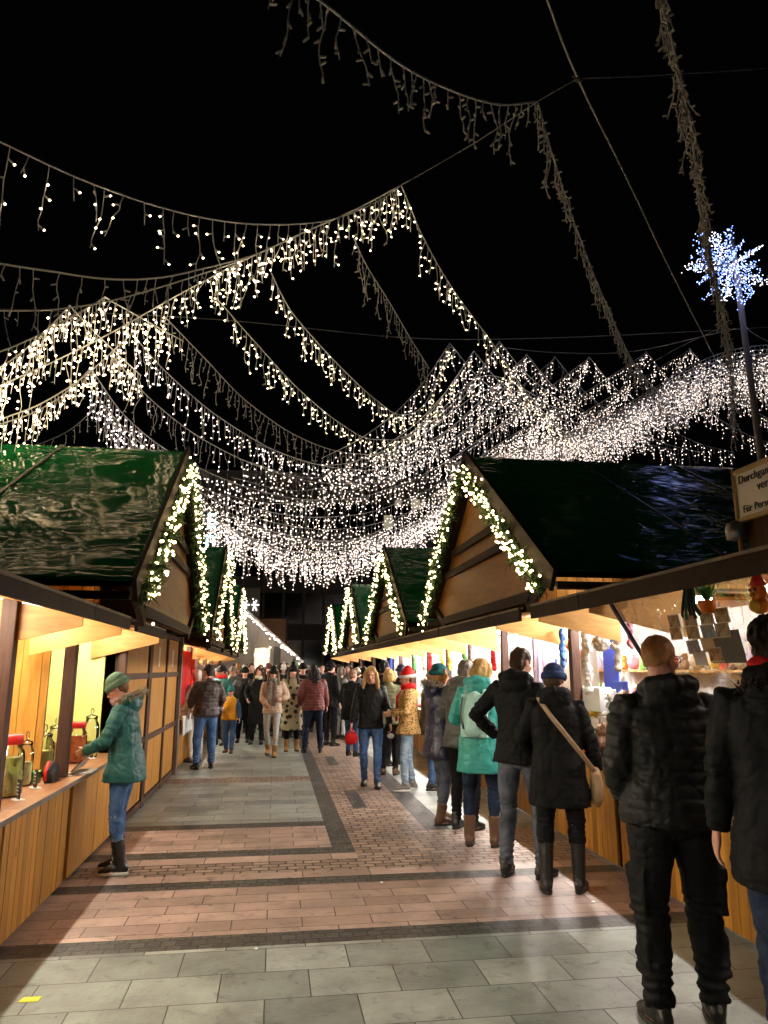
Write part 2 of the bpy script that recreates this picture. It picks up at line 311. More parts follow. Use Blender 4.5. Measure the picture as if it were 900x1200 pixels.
# ------------------------------------------------------------------ market huts
class Side: pass
Lf, Rt_ = Side(), Side()
Lf.s, Lf.xg, Lf.xp, Lf.xc, Lf.xb, Lf.xe, Lf.xh, Lf.zc, Lf.zf, Lf.ze, Lf.zb = -1, -1.05, -1.38, -1.48, -1.56, -1.15, -1.85, .80, 1.97, 2.22, 2.06
Rt_.s, Rt_.xg, Rt_.xp, Rt_.xc, Rt_.xb, Rt_.xe, Rt_.xh, Rt_.zc, Rt_.zf, Rt_.ze, Rt_.zb = 1, 2.10, 2.22, 2.72, 2.88, 2.10, 2.84, .88, 2.09, 2.32, 2.20
ZR, HALF, WH = 3.95, 2.45, 1.6
Lf.xw, Rt_.xw, Lf.xp = -1.43, 2.22, -1.14
def vboards(B, axis, a0, a1, z0, z1, c, t, wd=.095, gap=.006, ztop=None):
    """vertical boards from a0 to a1 along 'x' or 'y', each its own box, face at c, thickness t"""
    a = a0; k = 0
    while a < a1-.01:
        e = min(a+wd, a1); j = random.uniform(-.002, .002)
        zt = z1 if ztop is None else min(z1, ztop((a+e)/2))
        if axis == 'y': B.box((c+j, a, z0), (c+t+j, e-gap, zt))
        else: B.box((a, c+j, z0), (e-gap, c+t+j, zt))
        a = e; k += 1
    return B
def roof(root, S, ry, d, length=3.6, fine=True, amp=.014):
    s = S.s; nu, nv = (70, 50) if fine else (24, 16)
    vs = []; off = random.uniform(0, 50)
    for j in range(nv+1):
        v = j/nv
        for i in range(nu+1):
            u = i/nu; x = S.xg+s*(u*length-.012); y = ry+d*HALF*v; z = ZR+(S.ze-ZR)*v
            p = Vector((x*1.1+off, y*.9+.35*x, z*2.2)); q = Vector((x*.5+off, v*5+x*.8, 3.1))
            h = noise.fractal(p, .8, 2., 3)*amp+abs(noise.noise(q))*amp*1.2-.02*math.sin(u*math.pi*2*1.5)*(v*(1-v)*4)
            r = abs(noise.noise(Vector((x*2.2+off+v*2.5, v*9-x*3, .7)))); h += max(0, .25-r)*amp*2.2
            e = min(1, 8*min(u, v, 1-v)+.15); h *= e
            vs.append((x, y+d*h*.55, z+h*.83+.05))
    fs = [(j*(nu+1)+i, j*(nu+1)+i+1, (j+1)*(nu+1)+i+1, (j+1)*(nu+1)+i) for j in range(nv) for i in range(nu)]
    if (s > 0) == (d > 0): fs = [f for f in fs]
    me = bpy.data.meshes.new('roof_tarp'); me.from_pydata(vs, [], fs); me.polygons.foreach_set('use_smooth', [True]*len(fs)); me.update()
    o = new_obj('roof_tarp', me, root, M['tarp']); so = o.modifiers.new('t', 'SOLIDIFY'); so.thickness = .008; so.offset = 0
    if fine:
        for u in (.36, .7):
            B = Blob(); pts = [(S.xg+s*(u*length+.35*v), ry+d*(HALF*v+.0), ZR+(S.ze-ZR)*v+.075) for v in np.linspace(0.01, .99, 12)]
            B.tube(pts, .03, 6, flat=.4); B.build('tarp_seam', M['tarpseam'], o, True)
    return o
def hut(S, ry, label, fine=True, zr=ZR):
    s = S.s; root = thing('market_hut', label, 'market hut', (0, 0, 0), 0, 'gabled wooden market huts with green tarpaulin roofs')
    for d in (-1, 1):
        roof(root, S, ry, d, fine=fine)
        B = Blob(); B.prism([(S.xg+s*.03, ry, ZR-.01), (S.xg+s*.03, ry+d*(HALF-.06), S.ze+.03), (S.xg+s*.03, ry+d*(HALF-.06), S.ze+.008), (S.xg+s*.03, ry, ZR-.035)], (s*3.55, 0, 0)); B.build('roof_deck', M['beam'], root)
    for d in (-1, 1):
        B = Blob(); y1 = ry+d*(HALF+.04); z1 = S.ze-.03
        B.bar((S.xg-s*.02, ry-d*.02, ZR+.03), (S.xg-s*.02, y1, z1), .035, .19, up=(0, 0, 1))
        B.build('bargeboard', M['beam'], root, bevel=.004)
        B = Blob(); B.box((S.xg+s*.02, ry+d*(HALF-.05), S.ze-.09), (S.xg+s*3.6, ry+d*(HALF+.01), S.ze-.03)); B.build('eave_strip', M['rail' if s > 0 else 'beam'], root)
    zp = ZR-.06; xp = S.xp; sl = (ZR-S.ze)/HALF
    def yw(z): return min(HALF-.25, (zp-z)/sl) if z > S.ze else WH-.2+(HALF-.25-WH+.2)*(z-S.zb)/(S.ze-S.zb)
    B = Blob(); B.prism([(xp, ry, zp), (xp, ry-HALF+.25, S.ze+.12), (xp, ry-WH+.1, S.zb), (xp, ry+WH-.1, S.zb), (xp, ry+HALF-.25, S.ze+.12)], (s*.03, 0, 0))
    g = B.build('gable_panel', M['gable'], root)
    for z, h in ((S.zb+.05, .10), (2.82, .085), (3.06, .085)):
        B = Blob(); ww = yw(z)-.05; B.box((xp-s*.045, ry-ww, z-h/2), (xp-s*.003, ry+ww, z+h/2)); B.build('beam', M['beam'], g, bevel=.004)
    for d in (-1, 1):
        B = Blob(); B.bar((xp-s*.02, ry+d*(HALF-.3), S.ze+.10), (xp-s*.02, ry+d*(WH-.03), S.zb-.04), .05, .09, up=(0, 0, 1)); B.build('strut', M['beam'], g)
        B = Blob(); zt = ZR-sl*WH-.02
        lo, hi = sorted((xp+s*.04, xp+s*3.2)); xm = S.xh+s*.05; l1, h1 = sorted((S.xw+s*.04, xm)); vboards(B, 'x', l1, h1, 2.13, zt, ry+d*WH-.012, .024); l1, h1 = sorted((xm, xp+s*3.2)); vboards(B, 'x', l1, h1, S.zf+.24, zt, ry+d*WH-.012, .024); B.build('side_wall', M['boards'], root)
    return root
def section(root, S, y0, y1, kind='boards', flap=True, cheek=True, lamp=True, back='ply', part_wall=False, post=True, cut=0.):
    """one bay of a stall: counter front, counter, raised flap with its cheek, back wall, lamp tube"""
    s = S.s; xb, xc, zc = S.xb, S.xc, S.zc; Y1 = y1
    if kind == 'boards':
        B = Blob(); vboards(B, 'y', y0+.01, y1-.03, .03, zc-.035, xb-s*.0, s*.024); B.build('counter_front', M['boards'], root)
    elif kind == 'panel':
        B = Blob(); vboards(B, 'y', y0+.03, y1-.02, .03, zc-.035, xb, s*.024, wd=.42); B.build('counter_front', M['boards'], root)
    if kind != 'closed':
        B = Blob(); B.box((xc, y0, zc-.03), (xc+s*.62, y1-.012, zc)); B.build('counter', M['counter'], root, bevel=.004)
        B = Blob(); B.box((xc-s*.006, y0+.001, zc-.032), (xc-s*.001, y1-.013, zc+.001)); B.build('counter_edge', M['greywood'], root)
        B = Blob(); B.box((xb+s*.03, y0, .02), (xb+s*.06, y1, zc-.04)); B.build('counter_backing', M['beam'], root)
    if flap:
        xe, xh, zf = S.xe, S.xh, S.zf; y1 -= cut*.5; zh = zf+.12
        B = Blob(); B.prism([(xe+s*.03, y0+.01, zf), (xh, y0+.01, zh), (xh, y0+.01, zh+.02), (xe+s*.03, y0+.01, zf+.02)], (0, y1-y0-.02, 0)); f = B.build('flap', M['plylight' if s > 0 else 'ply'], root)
        B = Blob(); B.box((xe, y0+.005, zf-(.05 if s > 0 else .03)), (xe+s*.028, y1-.005, zf+.05)); B.build('flap_edge', M['beam'], f)
        B = Blob(); B.box((xe-s*.004, y0+.005, zf+.051), (xe+s*.05, y1-.005, zf+.068)); B.build('metal_strip', M['greywood'], f)
        if cheek:
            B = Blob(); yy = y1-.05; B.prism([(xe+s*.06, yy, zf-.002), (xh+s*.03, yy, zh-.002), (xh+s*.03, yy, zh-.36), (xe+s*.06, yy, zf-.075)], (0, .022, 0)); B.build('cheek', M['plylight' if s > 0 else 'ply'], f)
    # body behind
    y1 = Y1
    xw = xb+s*.12
    if kind != 'closed':
        B = Blob(); lo, hi = sorted((xw+s*1.62, xw+s*1.65)); vboards(B, 'y', y0, y1, .0, S.zf+.158, lo, .025, wd=.14); B.build('back_wall', M[back], root)
        B = Blob(); B.box((S.xh, y0, S.zf+.16), (xw+s*1.66, y1-cut, S.zf+.188)); B.build('ceiling', M['ply'], root)
        B = Blob(); B.box((S.xh+s*.005, y0, S.zf+.13), (S.xh+s*.05, y1-cut, S.zf+.158)); B.build('header', M['beam'], root)
    if post:
        B = Blob(); B.box((xb+s*.03, y1-.10, zc+.001), (xb+s*.12, y1-.012, S.zf+.14)); B.build('post', M['post'], root, bevel=.006)
    if part_wall:
        B = Blob(); lo, hi = sorted((xw+s*.22, xw+s*1.6)); vboards(B, 'x', lo, hi, .0, 2.25, y1-.03, .028, wd=.15); B.build('partition_wall', M['pine'], root)
    if lamp:
        L = min(1.3, (y1-y0)*.7); ym = (y0+y1)/2; x = S.xh+s*(.38 if s > 0 else -.03); z = S.zf+(.06 if s > 0 else .035)
        B = Blob(); B.tube([(x, ym-L/2, z), (x, ym+L/2, z)], .021, 8); t = B.build('lamp_tube', M[lamp if isinstance(lamp, str) else 'tube'], root, True)
        B = Blob(); B.box((x-.035, ym-L/2-.03, z+.026), (x+.035, ym+L/2+.03, z+.07)); B.build('lamp_housing', M['cable'], t)
def annex(S, y0, y1, label, cuts, **k):
    s = S.s; root = thing('market_stall', label, 'market stall', (0, 0, 0), 0, 'low flat-roofed stall bays between the huts')
    B = Blob(); B.box((S.xh-s*.08, y0, S.zf+.19), (S.xh+s*2.0, y1-k.get('roofcut', 0), S.zf+.235)); B.build('flat_roof', M['greywood'], root)
    rc = k.pop('roofcut', 0)
    for a, b in zip(cuts[:-1], cuts[1:]): section(root, S, a, b, cut=rc if b == cuts[-1] else 0, **k)
    return root
def shutters(root, S, ys, notices=False):
    s = S.s; x = S.xb
    B = Blob()
    zs = (.03, .74, .82, 1.50, 1.58, 2.02)
    for a, b in zip(ys[:-1], ys[1:]):
        for z0, z1 in ((.10, .76), (.82, 1.52), (1.58, 2.06)):
            P = Blob(); vboards(P, 'y', a+.05, b-.05, z0, z1, x, s*.022, wd=.62); P.build('shutter', M['boards'], root)
    for y in ys: B.box((x-s*.025, y-.05, 0), (x+s*.05, y+.05, 2.14))
    for z in (.05, .79, 1.55, 2.10):
        for a, b in zip(ys[:-1], ys[1:]): B.box((x-s*.02, a+.051, z-.035), (x+s*.045, b-.051, z+.035))
    B.build('timber_frame', M['post'], root, bevel=.003)
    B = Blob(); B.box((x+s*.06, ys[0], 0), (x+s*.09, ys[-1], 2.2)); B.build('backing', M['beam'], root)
    if notices:
        for y in ((ys[0]+ys[1])/2, (ys[1]+ys[2])/2):
            P = Blob(); P.box((x-s*.006, y-.06, 1.66), (x-s*.001, y+.06, 1.92)); P.build('paper_notice', M['paper'], root)
M['paper'] = plain('white_paper', (.78, .78, .76), .7, vary=.04, bump=0)
M['fabric_white'] = plain('white_cloth', (.75, .74, .72), .8, vary=.06)
# left row
l0 = annex(Lf, 1.0, 6.36, 'low stall bay with pickle jars on a brown counter at the left edge', [1.0, 3.2, 4.9, 6.36], lamp='tube_warm', back='pine', roofcut=.55)
B = Blob(); lo, hi = -2.9, -1.79; vboards(B, 'x', lo, hi, 0, 2.12, 6.30, .028, wd=.15); B.build('partition_wall', M['pine'], l0)
h1 = hut(Lf, 8.0, 'gabled hut at the left edge with the girl in teal at its counter')
section(h1, Lf, 6.40, 8.02, kind='panel', lamp='tube_warm', back='limewall', post=False)
B = Blob(); B.box((-1.74, 8.0, 0), (-3.35, 8.03, 2.26)); B.build('partition_wall', M['limewall'], h1)
B = Blob(); B.box((-1.60, 6.40, Lf.zc), (-1.70, 6.31, 2.06)); 
shutters(h1, Lf, [8.07, 9.6], False)
a1 = tag(thing('market_stall', 'closed timber-framed stall bay with yellow shutters and two white notices', 'market stall', group='low flat-roofed stall bays between the huts'))
B = Blob(); B.box((-1.4, 9.62, 2.16), (-3.6, 12.9, 2.22)); B.build('flat_roof', M['beam'], a1)
shutters(a1, Lf, [9.71, 11.1, 12.4], True)
B = Blob(); B.box((-1.58, 12.46, 0), (-3.0, 12.52, 2.15)); B.build('end_wall', M['ply'], a1)
B = Blob(); B.box((-1.50, 12.40, 0), (-1.58, 12.56, 2.13)); B.build('post', M['greywood'], a1, bevel=.005)
h2 = hut(Lf, 14.55, 'second gabled hut on the left, beyond the closed yellow shutters', True)
section(h2, Lf, 12.98, 14.6, lamp='tube_warm', back='boards'); section(h2, Lf, 14.6, 16.1, lamp='tube_warm', back='boards')
annex(Lf, 16.2, 19.6, 'low stall bay on the left between the second and third hut', [16.2, 17.9, 19.6], lamp='tube_warm')
h3 = hut(Lf, 21.25, 'farthest gabled hut on the left, beside the white wooden stall', False)
section(h3, Lf, 19.7, 22.8, lamp='tube_warm')
# right row
r0 = annex(Rt_, -.6, 5.65, 'low stall bay on the right with a clear vinyl curtain and postcards', [1.2, 2.8, 4.87], back='darkwood', post=False, lamp='tube_dim')
section(r0, Rt_, -.6, 1.2, back='ply', post=False); section(r0, Rt_, 4.87, 6.12, back='darkwood', post=False, cut=.5, lamp='tube_mid')
hr1 = hut(Rt_, 7.75, 'large gabled hut on the right with garland above the bright toy counter')
section(hr1, Rt_, 6.16, 7.08, back='fabric_white'); section(hr1, Rt_, 7.08, 9.35, back='fabric_white')
annex(Rt_, 9.4, 12.5, 'low stall bay on the right between the first and second hut', [9.4, 11.0, 12.5], back='fabric_white')
hr2 = hut(Rt_, 14.1, 'second gabled hut on the right, behind the leopard jacket visitor', True)
section(hr2, Rt_, 12.52, 14.1, back='fabric_white'); section(hr2, Rt_, 14.1, 15.7, back='fabric_white')
annex(Rt_, 15.75, 19.0, 'low stall bay on the right between the second and third hut', [15.75, 17.4, 19.0], back='fabric_white')
hr3 = hut(Rt_, 20.65, 'third gabled hut on the right, above the blond woman in black', False)
section(hr3, Rt_, 19.05, 22.2, back='fabric_white')
annex(Rt_, 22.3, 25.6, 'farthest low stall bay on the right before the last hut', [22.3, 25.6], back='fabric_white')
hr4 = hut(Rt_, 27.2, 'fourth and farthest gabled hut on the right side of the lane', False)
section(hr4, Rt_, 25.65, 28.7, back='fabric_white')
# fir garlands with fairy lights along the gables
def garland(S, ry, d, label, n=230, nb=60):
    s = S.s; root = thing('fir_garland', label, 'garland', group='lit fir garlands along the hut gables')
    A = np.array((S.xg-s*.07, ry+d*.10, ZR-.13)); Bq = np.array((S.xg-s*.07, ry+d*(HALF-.12), S.ze-.08)); L = np.linalg.norm(Bq-A)
    V = []; F = []; k = 0
    for i in range(n):
        t = RNG.random(); c = A+(Bq-A)*t; c[2] -= .03*math.sin(t*math.pi*6)
        c = c+RNG.normal(0, 1, 3)*np.array((.03, .045, .045))
        for j in range(9):
            dr = RNG.normal(0, 1, 3); dr[2] -= .25; dr /= np.linalg.norm(dr); u = np.cross(dr, RNG.normal(0, 1, 3)); u /= np.linalg.norm(u)
            l = RNG.uniform(.05, .105); ww = .006
            V += [c-u*ww, c+u*ww, c+dr*l+u*ww*.4, c+dr*l-u*ww*.4]; F.append((k, k+1, k+2, k+3)); k += 4
    me = bpy.data.meshes.new('fir_needles'); me.from_pydata([tuple(v) for v in V], [], F); nd = new_obj('fir_needles', me, root, M['needles'])
    Bc = Blob(); Bc.tube([A, (A+Bq)/2, Bq], .025, 6); Bc.build('wire_core', M['needles'], root)
    Bb = Blob()
    for i in range(nb):
        t = (i+RNG.random())/nb; c = A+(Bq-A)*t+RNG.normal(0, 1, 3)*np.array((.035, .06, .06)); c[0] = min(c[0], A[0]+.02)-.03 if s > 0 else max(c[0], A[0]-.02)+.03
        Bb.ball(c, 0.0085+.00045*ry, n=6, k=4)
    tag(Bb.build('fairy_lights', M['fairy'], root, True), kind='stuff')
who = {id(Lf): 'left', id(Rt_): 'right'}
for S, ry, nm in ((Lf, 8.0, 'first hut on the left'), (Lf, 14.55, 'second hut on the left'), (Lf, 21.25, 'last hut on the left'), (Rt_, 7.75, 'large first hut on the right'),
                  (Rt_, 14.1, 'second hut on the right'), (Rt_, 20.65, 'third hut on the right'), (Rt_, 27.2, 'last hut on the right')):
    for d in (-1, 1):
        garland(S, ry, d, f"lit fir garland on the {'near' if d < 0 else 'far'} gable edge of the {nm}", nb=150 if ry < 10 else 115)
# ------------------------------------------------------------------ icicle light strings over the lane
def spline(P, n):
    P = [np.array(p, float) for p in P]; P = [2*P[0]-P[1]]+P+[2*P[-1]-P[-2]]; out = []
    for i in range(1, len(P)-2):
        a, b, c, d = P[i-1:i+3]
        for t in np.linspace(0, 1, n, endpoint=False):
            out.append(.5*((2*b)+(-a+c)*t+(2*a-5*b+4*c-d)*t*t+(-a+3*b-3*c+d)*t**3))
    out.append(P[-2]); return np.array(out)
def wire(V, F, pts, r, sides=4):
    k = len(V); pts = np.asarray(pts)
    for i, p in enumerate(pts):
        t = pts[min(i+1, len(pts)-1)]-pts[max(i-1, 0)]; t = t/(np.linalg.norm(t)+1e-9)
        u = np.cross(t, (.3, .9, .2)); u /= np.linalg.norm(u)+1e-9; w_ = np.cross(t, u)
        for a in range(sides):
            th = a*2*math.pi/sides; V.append(p+(u*math.cos(th)+w_*math.sin(th))*r)
    for i in range(len(pts)-1):
        for a in range(sides): F.append((k+i*sides+a, k+i*sides+(a+1) % sides, k+(i+1)*sides+(a+1) % sides, k+(i+1)*sides+a))
OCT = np.array([(1, 0, 0), (-1, 0, 0), (0, 1, 0), (0, -1, 0), (0, 0, 1.), (0, 0, -1.)]); OCF = [(0, 2, 4), (2, 1, 4), (1, 3, 4), (3, 0, 4), (2, 0, 5), (1, 2, 5), (3, 1, 5), (0, 3, 5)]
def bulb(V, F, p, r, axis=None):
    k = len(V)
    for o in OCT: V.append(p+o*r)
    F += [tuple(k+i for i in f) for f in OCF]
def capsule(V, F, p, d, r, l):
    l *= 1.35; r *= 1.15
    d = d/np.linalg.norm(d); wire(V, F, [p, p+d*l*.5, p+d*l], r, 5); bulb(V, F, p+d*l, r*1.05)
def me_of(name, V, F, smooth=False):
    me = bpy.data.meshes.new(name); me.from_pydata([tuple(v) for v in V], [], F)
    if smooth: me.polygons.foreach_set('use_smooth', [True]*len(F))
    me.update(); return me
def icicles(label, ctrl, spacing=.16, length=(.15, .55), lit=1., led='warm', near=False, br=0.0117, per=.085, wr=.0042, cr=.008, seg=10, group=None, skip=0., swing=.05, frm=0., to=1.):
    """one icicle light string: cable through the control points, strands hanging from it, bulbs on the strands"""
    pts = spline([gy(*c) for c in ctrl], seg); root = thing('icicle_light_string', label, 'light string', group=group or 'icicle light strings over the lane')
    V, F = [], []; wire(V, F, pts, cr, 5); new_obj('cable', me_of('cable', V, F, True), root, M['cable'])
    d = np.concatenate([[0], np.cumsum(np.linalg.norm(np.diff(pts, axis=0), axis=1))]); Ltot = d[-1]
    SV, SF, BV, BF, UV, UF = [], [], [], [], [], []
    t = spacing*RNG.random(); nst = 0
    while t < Ltot:
        fr = t/Ltot
        if RNG.random() > skip and frm <= fr <= to:
            p = np.array([np.interp(t, d, pts[:, k]) for k in range(3)]); l = RNG.choice([.35, .6, .8, 1.])*length[1]*RNG.uniform(.85, 1.1); l = max(l, length[0])
            m = max(2, int(l/.07)); q = [p]; h = RNG.normal(0, swing, 2)
            for i in range(m):
                h = h*.55+RNG.normal(0, swing, 2); q.append(q[-1]+np.array((h[0]*.22, h[1]*.22, -l/m)))
            if near: SV, SF, BV, BF, UV, UF = [], [], [], [], [], []
            wire(SV, SF, q, wr, 4 if near else 3); q = np.array(q); isl = RNG.random() < lit
            nb = max(1, int(l/per))
            for i in range(nb):
                z = (i+.7+RNG.uniform(-.25, .25))/nb*l; j = min(z/l*m, m-1e-3); a = q[int(j)]+(q[int(j)+1]-q[int(j)])*(j-int(j))
                dr = np.array((RNG.normal(), RNG.normal(), -.5+RNG.normal()*.4)); dr /= np.linalg.norm(dr); tip = a+dr*(.043 if near else .028)
                if near: capsule(UV, UF, a, dr, br*.55, .032)
                if isl and RNG.random() < .93:
                    bulb(BV, BF, tip+dr*br*.5, br)
                elif not near: wire(UV, UF, [a, a+dr*.035], br*.4, 3)
            if near:
                st = new_obj('drop_strand', me_of('drop_strand', SV, SF, True), root, M['cable'])
                if UV: new_obj('bulb_socket', me_of('bulb_socket', UV, UF, True), st, M['bulb_off'])
                if BV: new_obj('bulb', me_of('bulb', BV, BF, True), st, M[led])
            nst += 1
        t += spacing*RNG.uniform(.6, 1.4)
    if not near:
        if UV:
            k = len(SV); SV += UV; SF += [tuple(i+k for i in f) for f in UF]
        if SV: tag(new_obj('drop_strand', me_of('drop_strand', SV, SF), root, M['cable']), kind='stuff')
        if BV: tag(new_obj('bulb', me_of('bulb', BV, BF, True), root, M[led]), kind='stuff')
    return root
# near strings, every strand its own part
icicles('lit icicle string nearest the camera, sagging from the left edge to the upper knot', [(-60, 140, 4.0), (0, 166, 4.2), (100, 212, 4.6), (200, 246, 5.), (290, 262, 5.5), (380, 259, 6.1), (440, 237, 6.6), (470, 217, 7.)], .125, (.15, .52), near=True, br=0.0098, per=.10, cr=.007)
icicles('lit icicle string falling from the upper knot down to the right', [(470, 217, 7.), (500, 286, 8.), (535, 345, 9.5), (577, 402, 11.5), (625, 470, 14), (680, 525, 17)], .16, (.15, .48), near=True, br=0.0121, per=.11)
icicles('unlit icicle string at the top, falling from the upper left to the cable knot', [(200, -120, 3.5), (262, -62, 3.6), (315, -32, 3.75), (374, 0, 4.), (463, 71, 4.4), (525, 104, 4.8), (583, 122, 5.1), (630, 119, 5.5)], .11, (.2, .55), lit=0, near=True, br=0.0150, per=.085, cr=.010, wr=.0055)
icicles('unlit icicle string running from the top cable knot down to the dense peaks', [(630, 119, 5.5), (650, 190, 6.4), (680, 280, 7.8), (710, 355, 9.6), (745, 428, 12), (790, 480, 14.5)], .11, (.2, .55), lit=0, near=True, br=0.0150, per=.09, cr=.009, wr=.0055)
icicles('unlit light string bunched like a rope, hanging past the blue star on the right', [(768, -30, 3.9), (790, 62, 4.6), (806, 130, 5.4), (819, 220, 6.6), (831, 290, 8.), (845, 360, 9.5), (855, 420, 11), (860, 505, 12.5)], .06, (.2, .55), lit=0, near=True, br=0.0160, per=.08, cr=.014, wr=.006)
icicles('unlit icicle string on the left, just above the dense fan of strings', [(-60, 300, 4.6), (0, 309, 4.9), (60, 318, 5.2), (128, 327, 5.6), (190, 325, 6.), (250, 312, 6.5)], .17, (.15, .46), lit=0, near=True, br=0.0109, per=.11)
icicles('lit icicle string joining the upper knot from the middle of the left fan', [(250, 312, 6.5), (300, 298, 6.7), (350, 275, 6.8), (415, 246, 6.9), (470, 217, 7.)], .085, (.15, .50), near=True, br=0.0109, per=.10)
icicles('unlit icicle string with a loose bunch at its end, hanging below the upper knot', [(415, 280, 7.4), (430, 312, 8.2), (455, 352, 9.8), (480, 395, 11.5), (503, 432, 13)], .2, (.15, .6), lit=.06, near=True, br=0.0125, per=.12)
icicles('lit icicle string falling from the support cable, second from the upper knot', [(318, 320, 8.2), (330, 345, 8.8), (350, 376, 9.6), (400, 431, 12), (440, 468, 14), (470, 486, 15.5), (500, 470, 17), (527, 404, 18)], .17, (.15, .5), near=True, br=0.0137, per=.11)
icicles('lit icicle string falling from the support cable, third from the upper knot', [(256, 352, 8.7), (300, 402, 10), (350, 456, 12.5), (400, 497, 14.5), (440, 515, 16), (490, 500, 17.5), (555, 412, 19)], .17, (.15, .5), near=True, br=0.0140, per=.11)
icicles('unlit icicle string between two lit ones in the middle of the fan', [(192, 370, 9.2), (240, 420, 10.5), (290, 471, 12.5), (350, 512, 14.5), (410, 531, 16), (470, 525, 18), (540, 470, 19), (585, 402, 20)], .17, (.15, .55), lit=.0, near=True, br=0.0140, per=.12, to=.62)
# left fan, running in from the left edge to the support cable
D = dict(br=0.0129, per=.085, spacing=.10)
icicles('dense lit icicle string along the support cable from the left fan up to the right', [(-60, 480, 7.), (0, 452, 7.3), (60, 425, 7.6), (130, 390, 7.9), (210, 345, 8.2), (290, 303, 7.6), (350, 276, 7.2)], length=(.15, .5), **{**D, 'spacing': .075})
icicles('upper lit string of the left fan, rising from the left edge to a small peak', [(-60, 425, 6.4), (0, 412, 6.7), (60, 385, 7.2), (117, 352, 7.92), (123, 348, 8.), (129, 352, 8.08), (175, 378, 8.6), (215, 400, 9.2)], length=(.15, .5), **{**D, 'spacing': .085})
icicles('unlit string crossing the left fan almost level under the upper one', [(-60, 362, 5.8), (0, 364, 6.1), (70, 362, 6.5), (140, 350, 7.), (215, 328, 7.4), (290, 303, 7.6)], length=(.15, .45), lit=.25, **{**D, 'spacing': .15})
icicles('second lit string of the left fan with a peak near the roof light', [(-60, 450, 6.8), (0, 430, 7.2), (45, 396, 7.7), (77, 363, 8.32), (82, 358, 8.4), (87, 364, 8.48), (120, 398, 9.), (165, 440, 10)], length=(.15, .5), **{**D, 'spacing': .085})
icicles('third lit string of the left fan, low along the left edge', [(-60, 520, 7.2), (0, 492, 7.6), (50, 472, 8.), (100, 440, 8.6), (150, 395, 9.2)], length=(.12, .42), **{**D, 'spacing': .085})
icicles('lowest lit string of the left fan, just above the green tarpaulin', [(-60, 515, 8.), (0, 497, 8.4), (40, 483, 8.8), (75, 462, 9.3), (108, 430, 10)], length=(.12, .4), **{**D, 'spacing': .10})
icicles('dark unlit string low on the left, falling to the tarpaulin ridge', [(112, 478, 11), (80, 505, 11.5), (40, 522, 12), (0, 530, 12.5)], .2, (.15, .5), lit=0, br=0.0140)
# long strings sagging across the lane
mid = [
 ('fourth', [(155, 392, 9.5), (200, 441, 11), (260, 491, 13), (330, 531, 15), (400, 549, 17), (460, 545, 18.5), (530, 500, 20), (617, 416, 21)], 1, .12),
 ('fifth', [(130, 415, 10), (180, 471, 11.5), (240, 516, 13.5), (310, 549, 15.5), (380, 566, 17.5), (450, 560, 19), (530, 520, 20.5), (650, 420, 22)], .35, .15),
 ('sixth', [(105, 430, 10.3), (150, 491, 12), (210, 536, 14), (290, 571, 16), (370, 586, 18), (450, 575, 20), (540, 530, 21.5), (690, 420, 23)], 1, .10),
 ('seventh', [(105, 452, 11), (150, 506, 12.5), (220, 561, 15), (300, 596, 17), (380, 606, 19), (460, 592, 21), (560, 540, 22.5), (757, 414, 24)], .9, .13),
 ('eighth', [(120, 485, 12), (180, 540, 14), (250, 585, 16.5), (320, 612, 18.5), (400, 620, 20.5), (480, 600, 22), (580, 545, 23.5), (808, 410, 26)], .85, .13),
 ('ninth', [(150, 530, 14), (210, 570, 16), (270, 606, 18), (330, 625, 20), (400, 634, 21.5), (490, 610, 23), (600, 550, 24.5), (720, 470, 26)], .95, .12),
]
for nm, c, lit, sp in mid:
    icicles(f'{nm} of the long icicle strings sagging across the lane, counted from the upper knot', c, sp, (.2, .6), lit=lit, led='cool', br=0.0144, per=.125, seg=8)
icicles('lower long string sagging under the ninth, over the far crowd', [(160, 545, 15), (235, 600, 18), (300, 632, 20), (360, 648, 21.5), (430, 640, 22.5), (500, 608, 23), (570, 560, 23.5), (650, 505, 25)], .09, (.3, .8), led='cool', br=0.0156, per=.125, seg=8)
SW = [((235, 596), (300, 634), (360, 655), (440, 640), (500, 606), (560, 556), (640, 505)), ((240, 608), (300, 645), (350, 660), (430, 650), (490, 620), (556, 566), (650, 512)), ((245, 602), (290, 630), (345, 646), (420, 640), (490, 610), (560, 548), (630, 500)), ((240, 628), (300, 655), (350, 664), (420, 660), (480, 636), (545, 575), (600, 535)), ((235, 585), (300, 615), (360, 632), (430, 628), (500, 585), (570, 530), (650, 480))]
for i, c in enumerate(SW):
    y0 = 20+i*1.1
    icicles('one of the lowest thick light strings drooping in a bundle over the far crowd', [(x, y, y0+abs(k-2)*.5) for k, (x, y) in enumerate(c)], .085, (.3, .75), led='cool', br=0.0160, per=.13, seg=8, group='bundled low light strings')
PK = [(527, 402), (555, 411), (585, 400), (617, 415), (650, 418), (690, 418), (757, 412), (808, 408)]
for i, (x, y) in enumerate(PK):
    Y = 18+i*.9; lab = ['first', 'second', 'third', 'fourth', 'fifth', 'sixth', 'seventh', 'eighth'][i]
    litf = 1 if i not in (4, ) else .15
    icicles(f'right falling string of the {lab} pointed light peak above the right roof', [(x, y, Y), (x+32, y+38, Y+.3), (x+75, y+72, Y+.7), (x+125, y+100, Y+1), (x+170, y+112, Y+1.4)], .15, (.25, .7), lit=litf, led='cool', br=0.0156, per=.14, seg=7, group='pointed light peaks')
    icicles(f'left falling string of the {lab} pointed light peak above the right roof', [(x, y, Y), (x-28, y+42, Y-.5), (x-62, y+80, Y-1), (x-105, y+112, Y-1.4), (x-150, y+135, Y-1.8)], .15, (.25, .7), lit=litf, led='cool', br=0.0152, per=.14, seg=7, group='pointed light peaks')
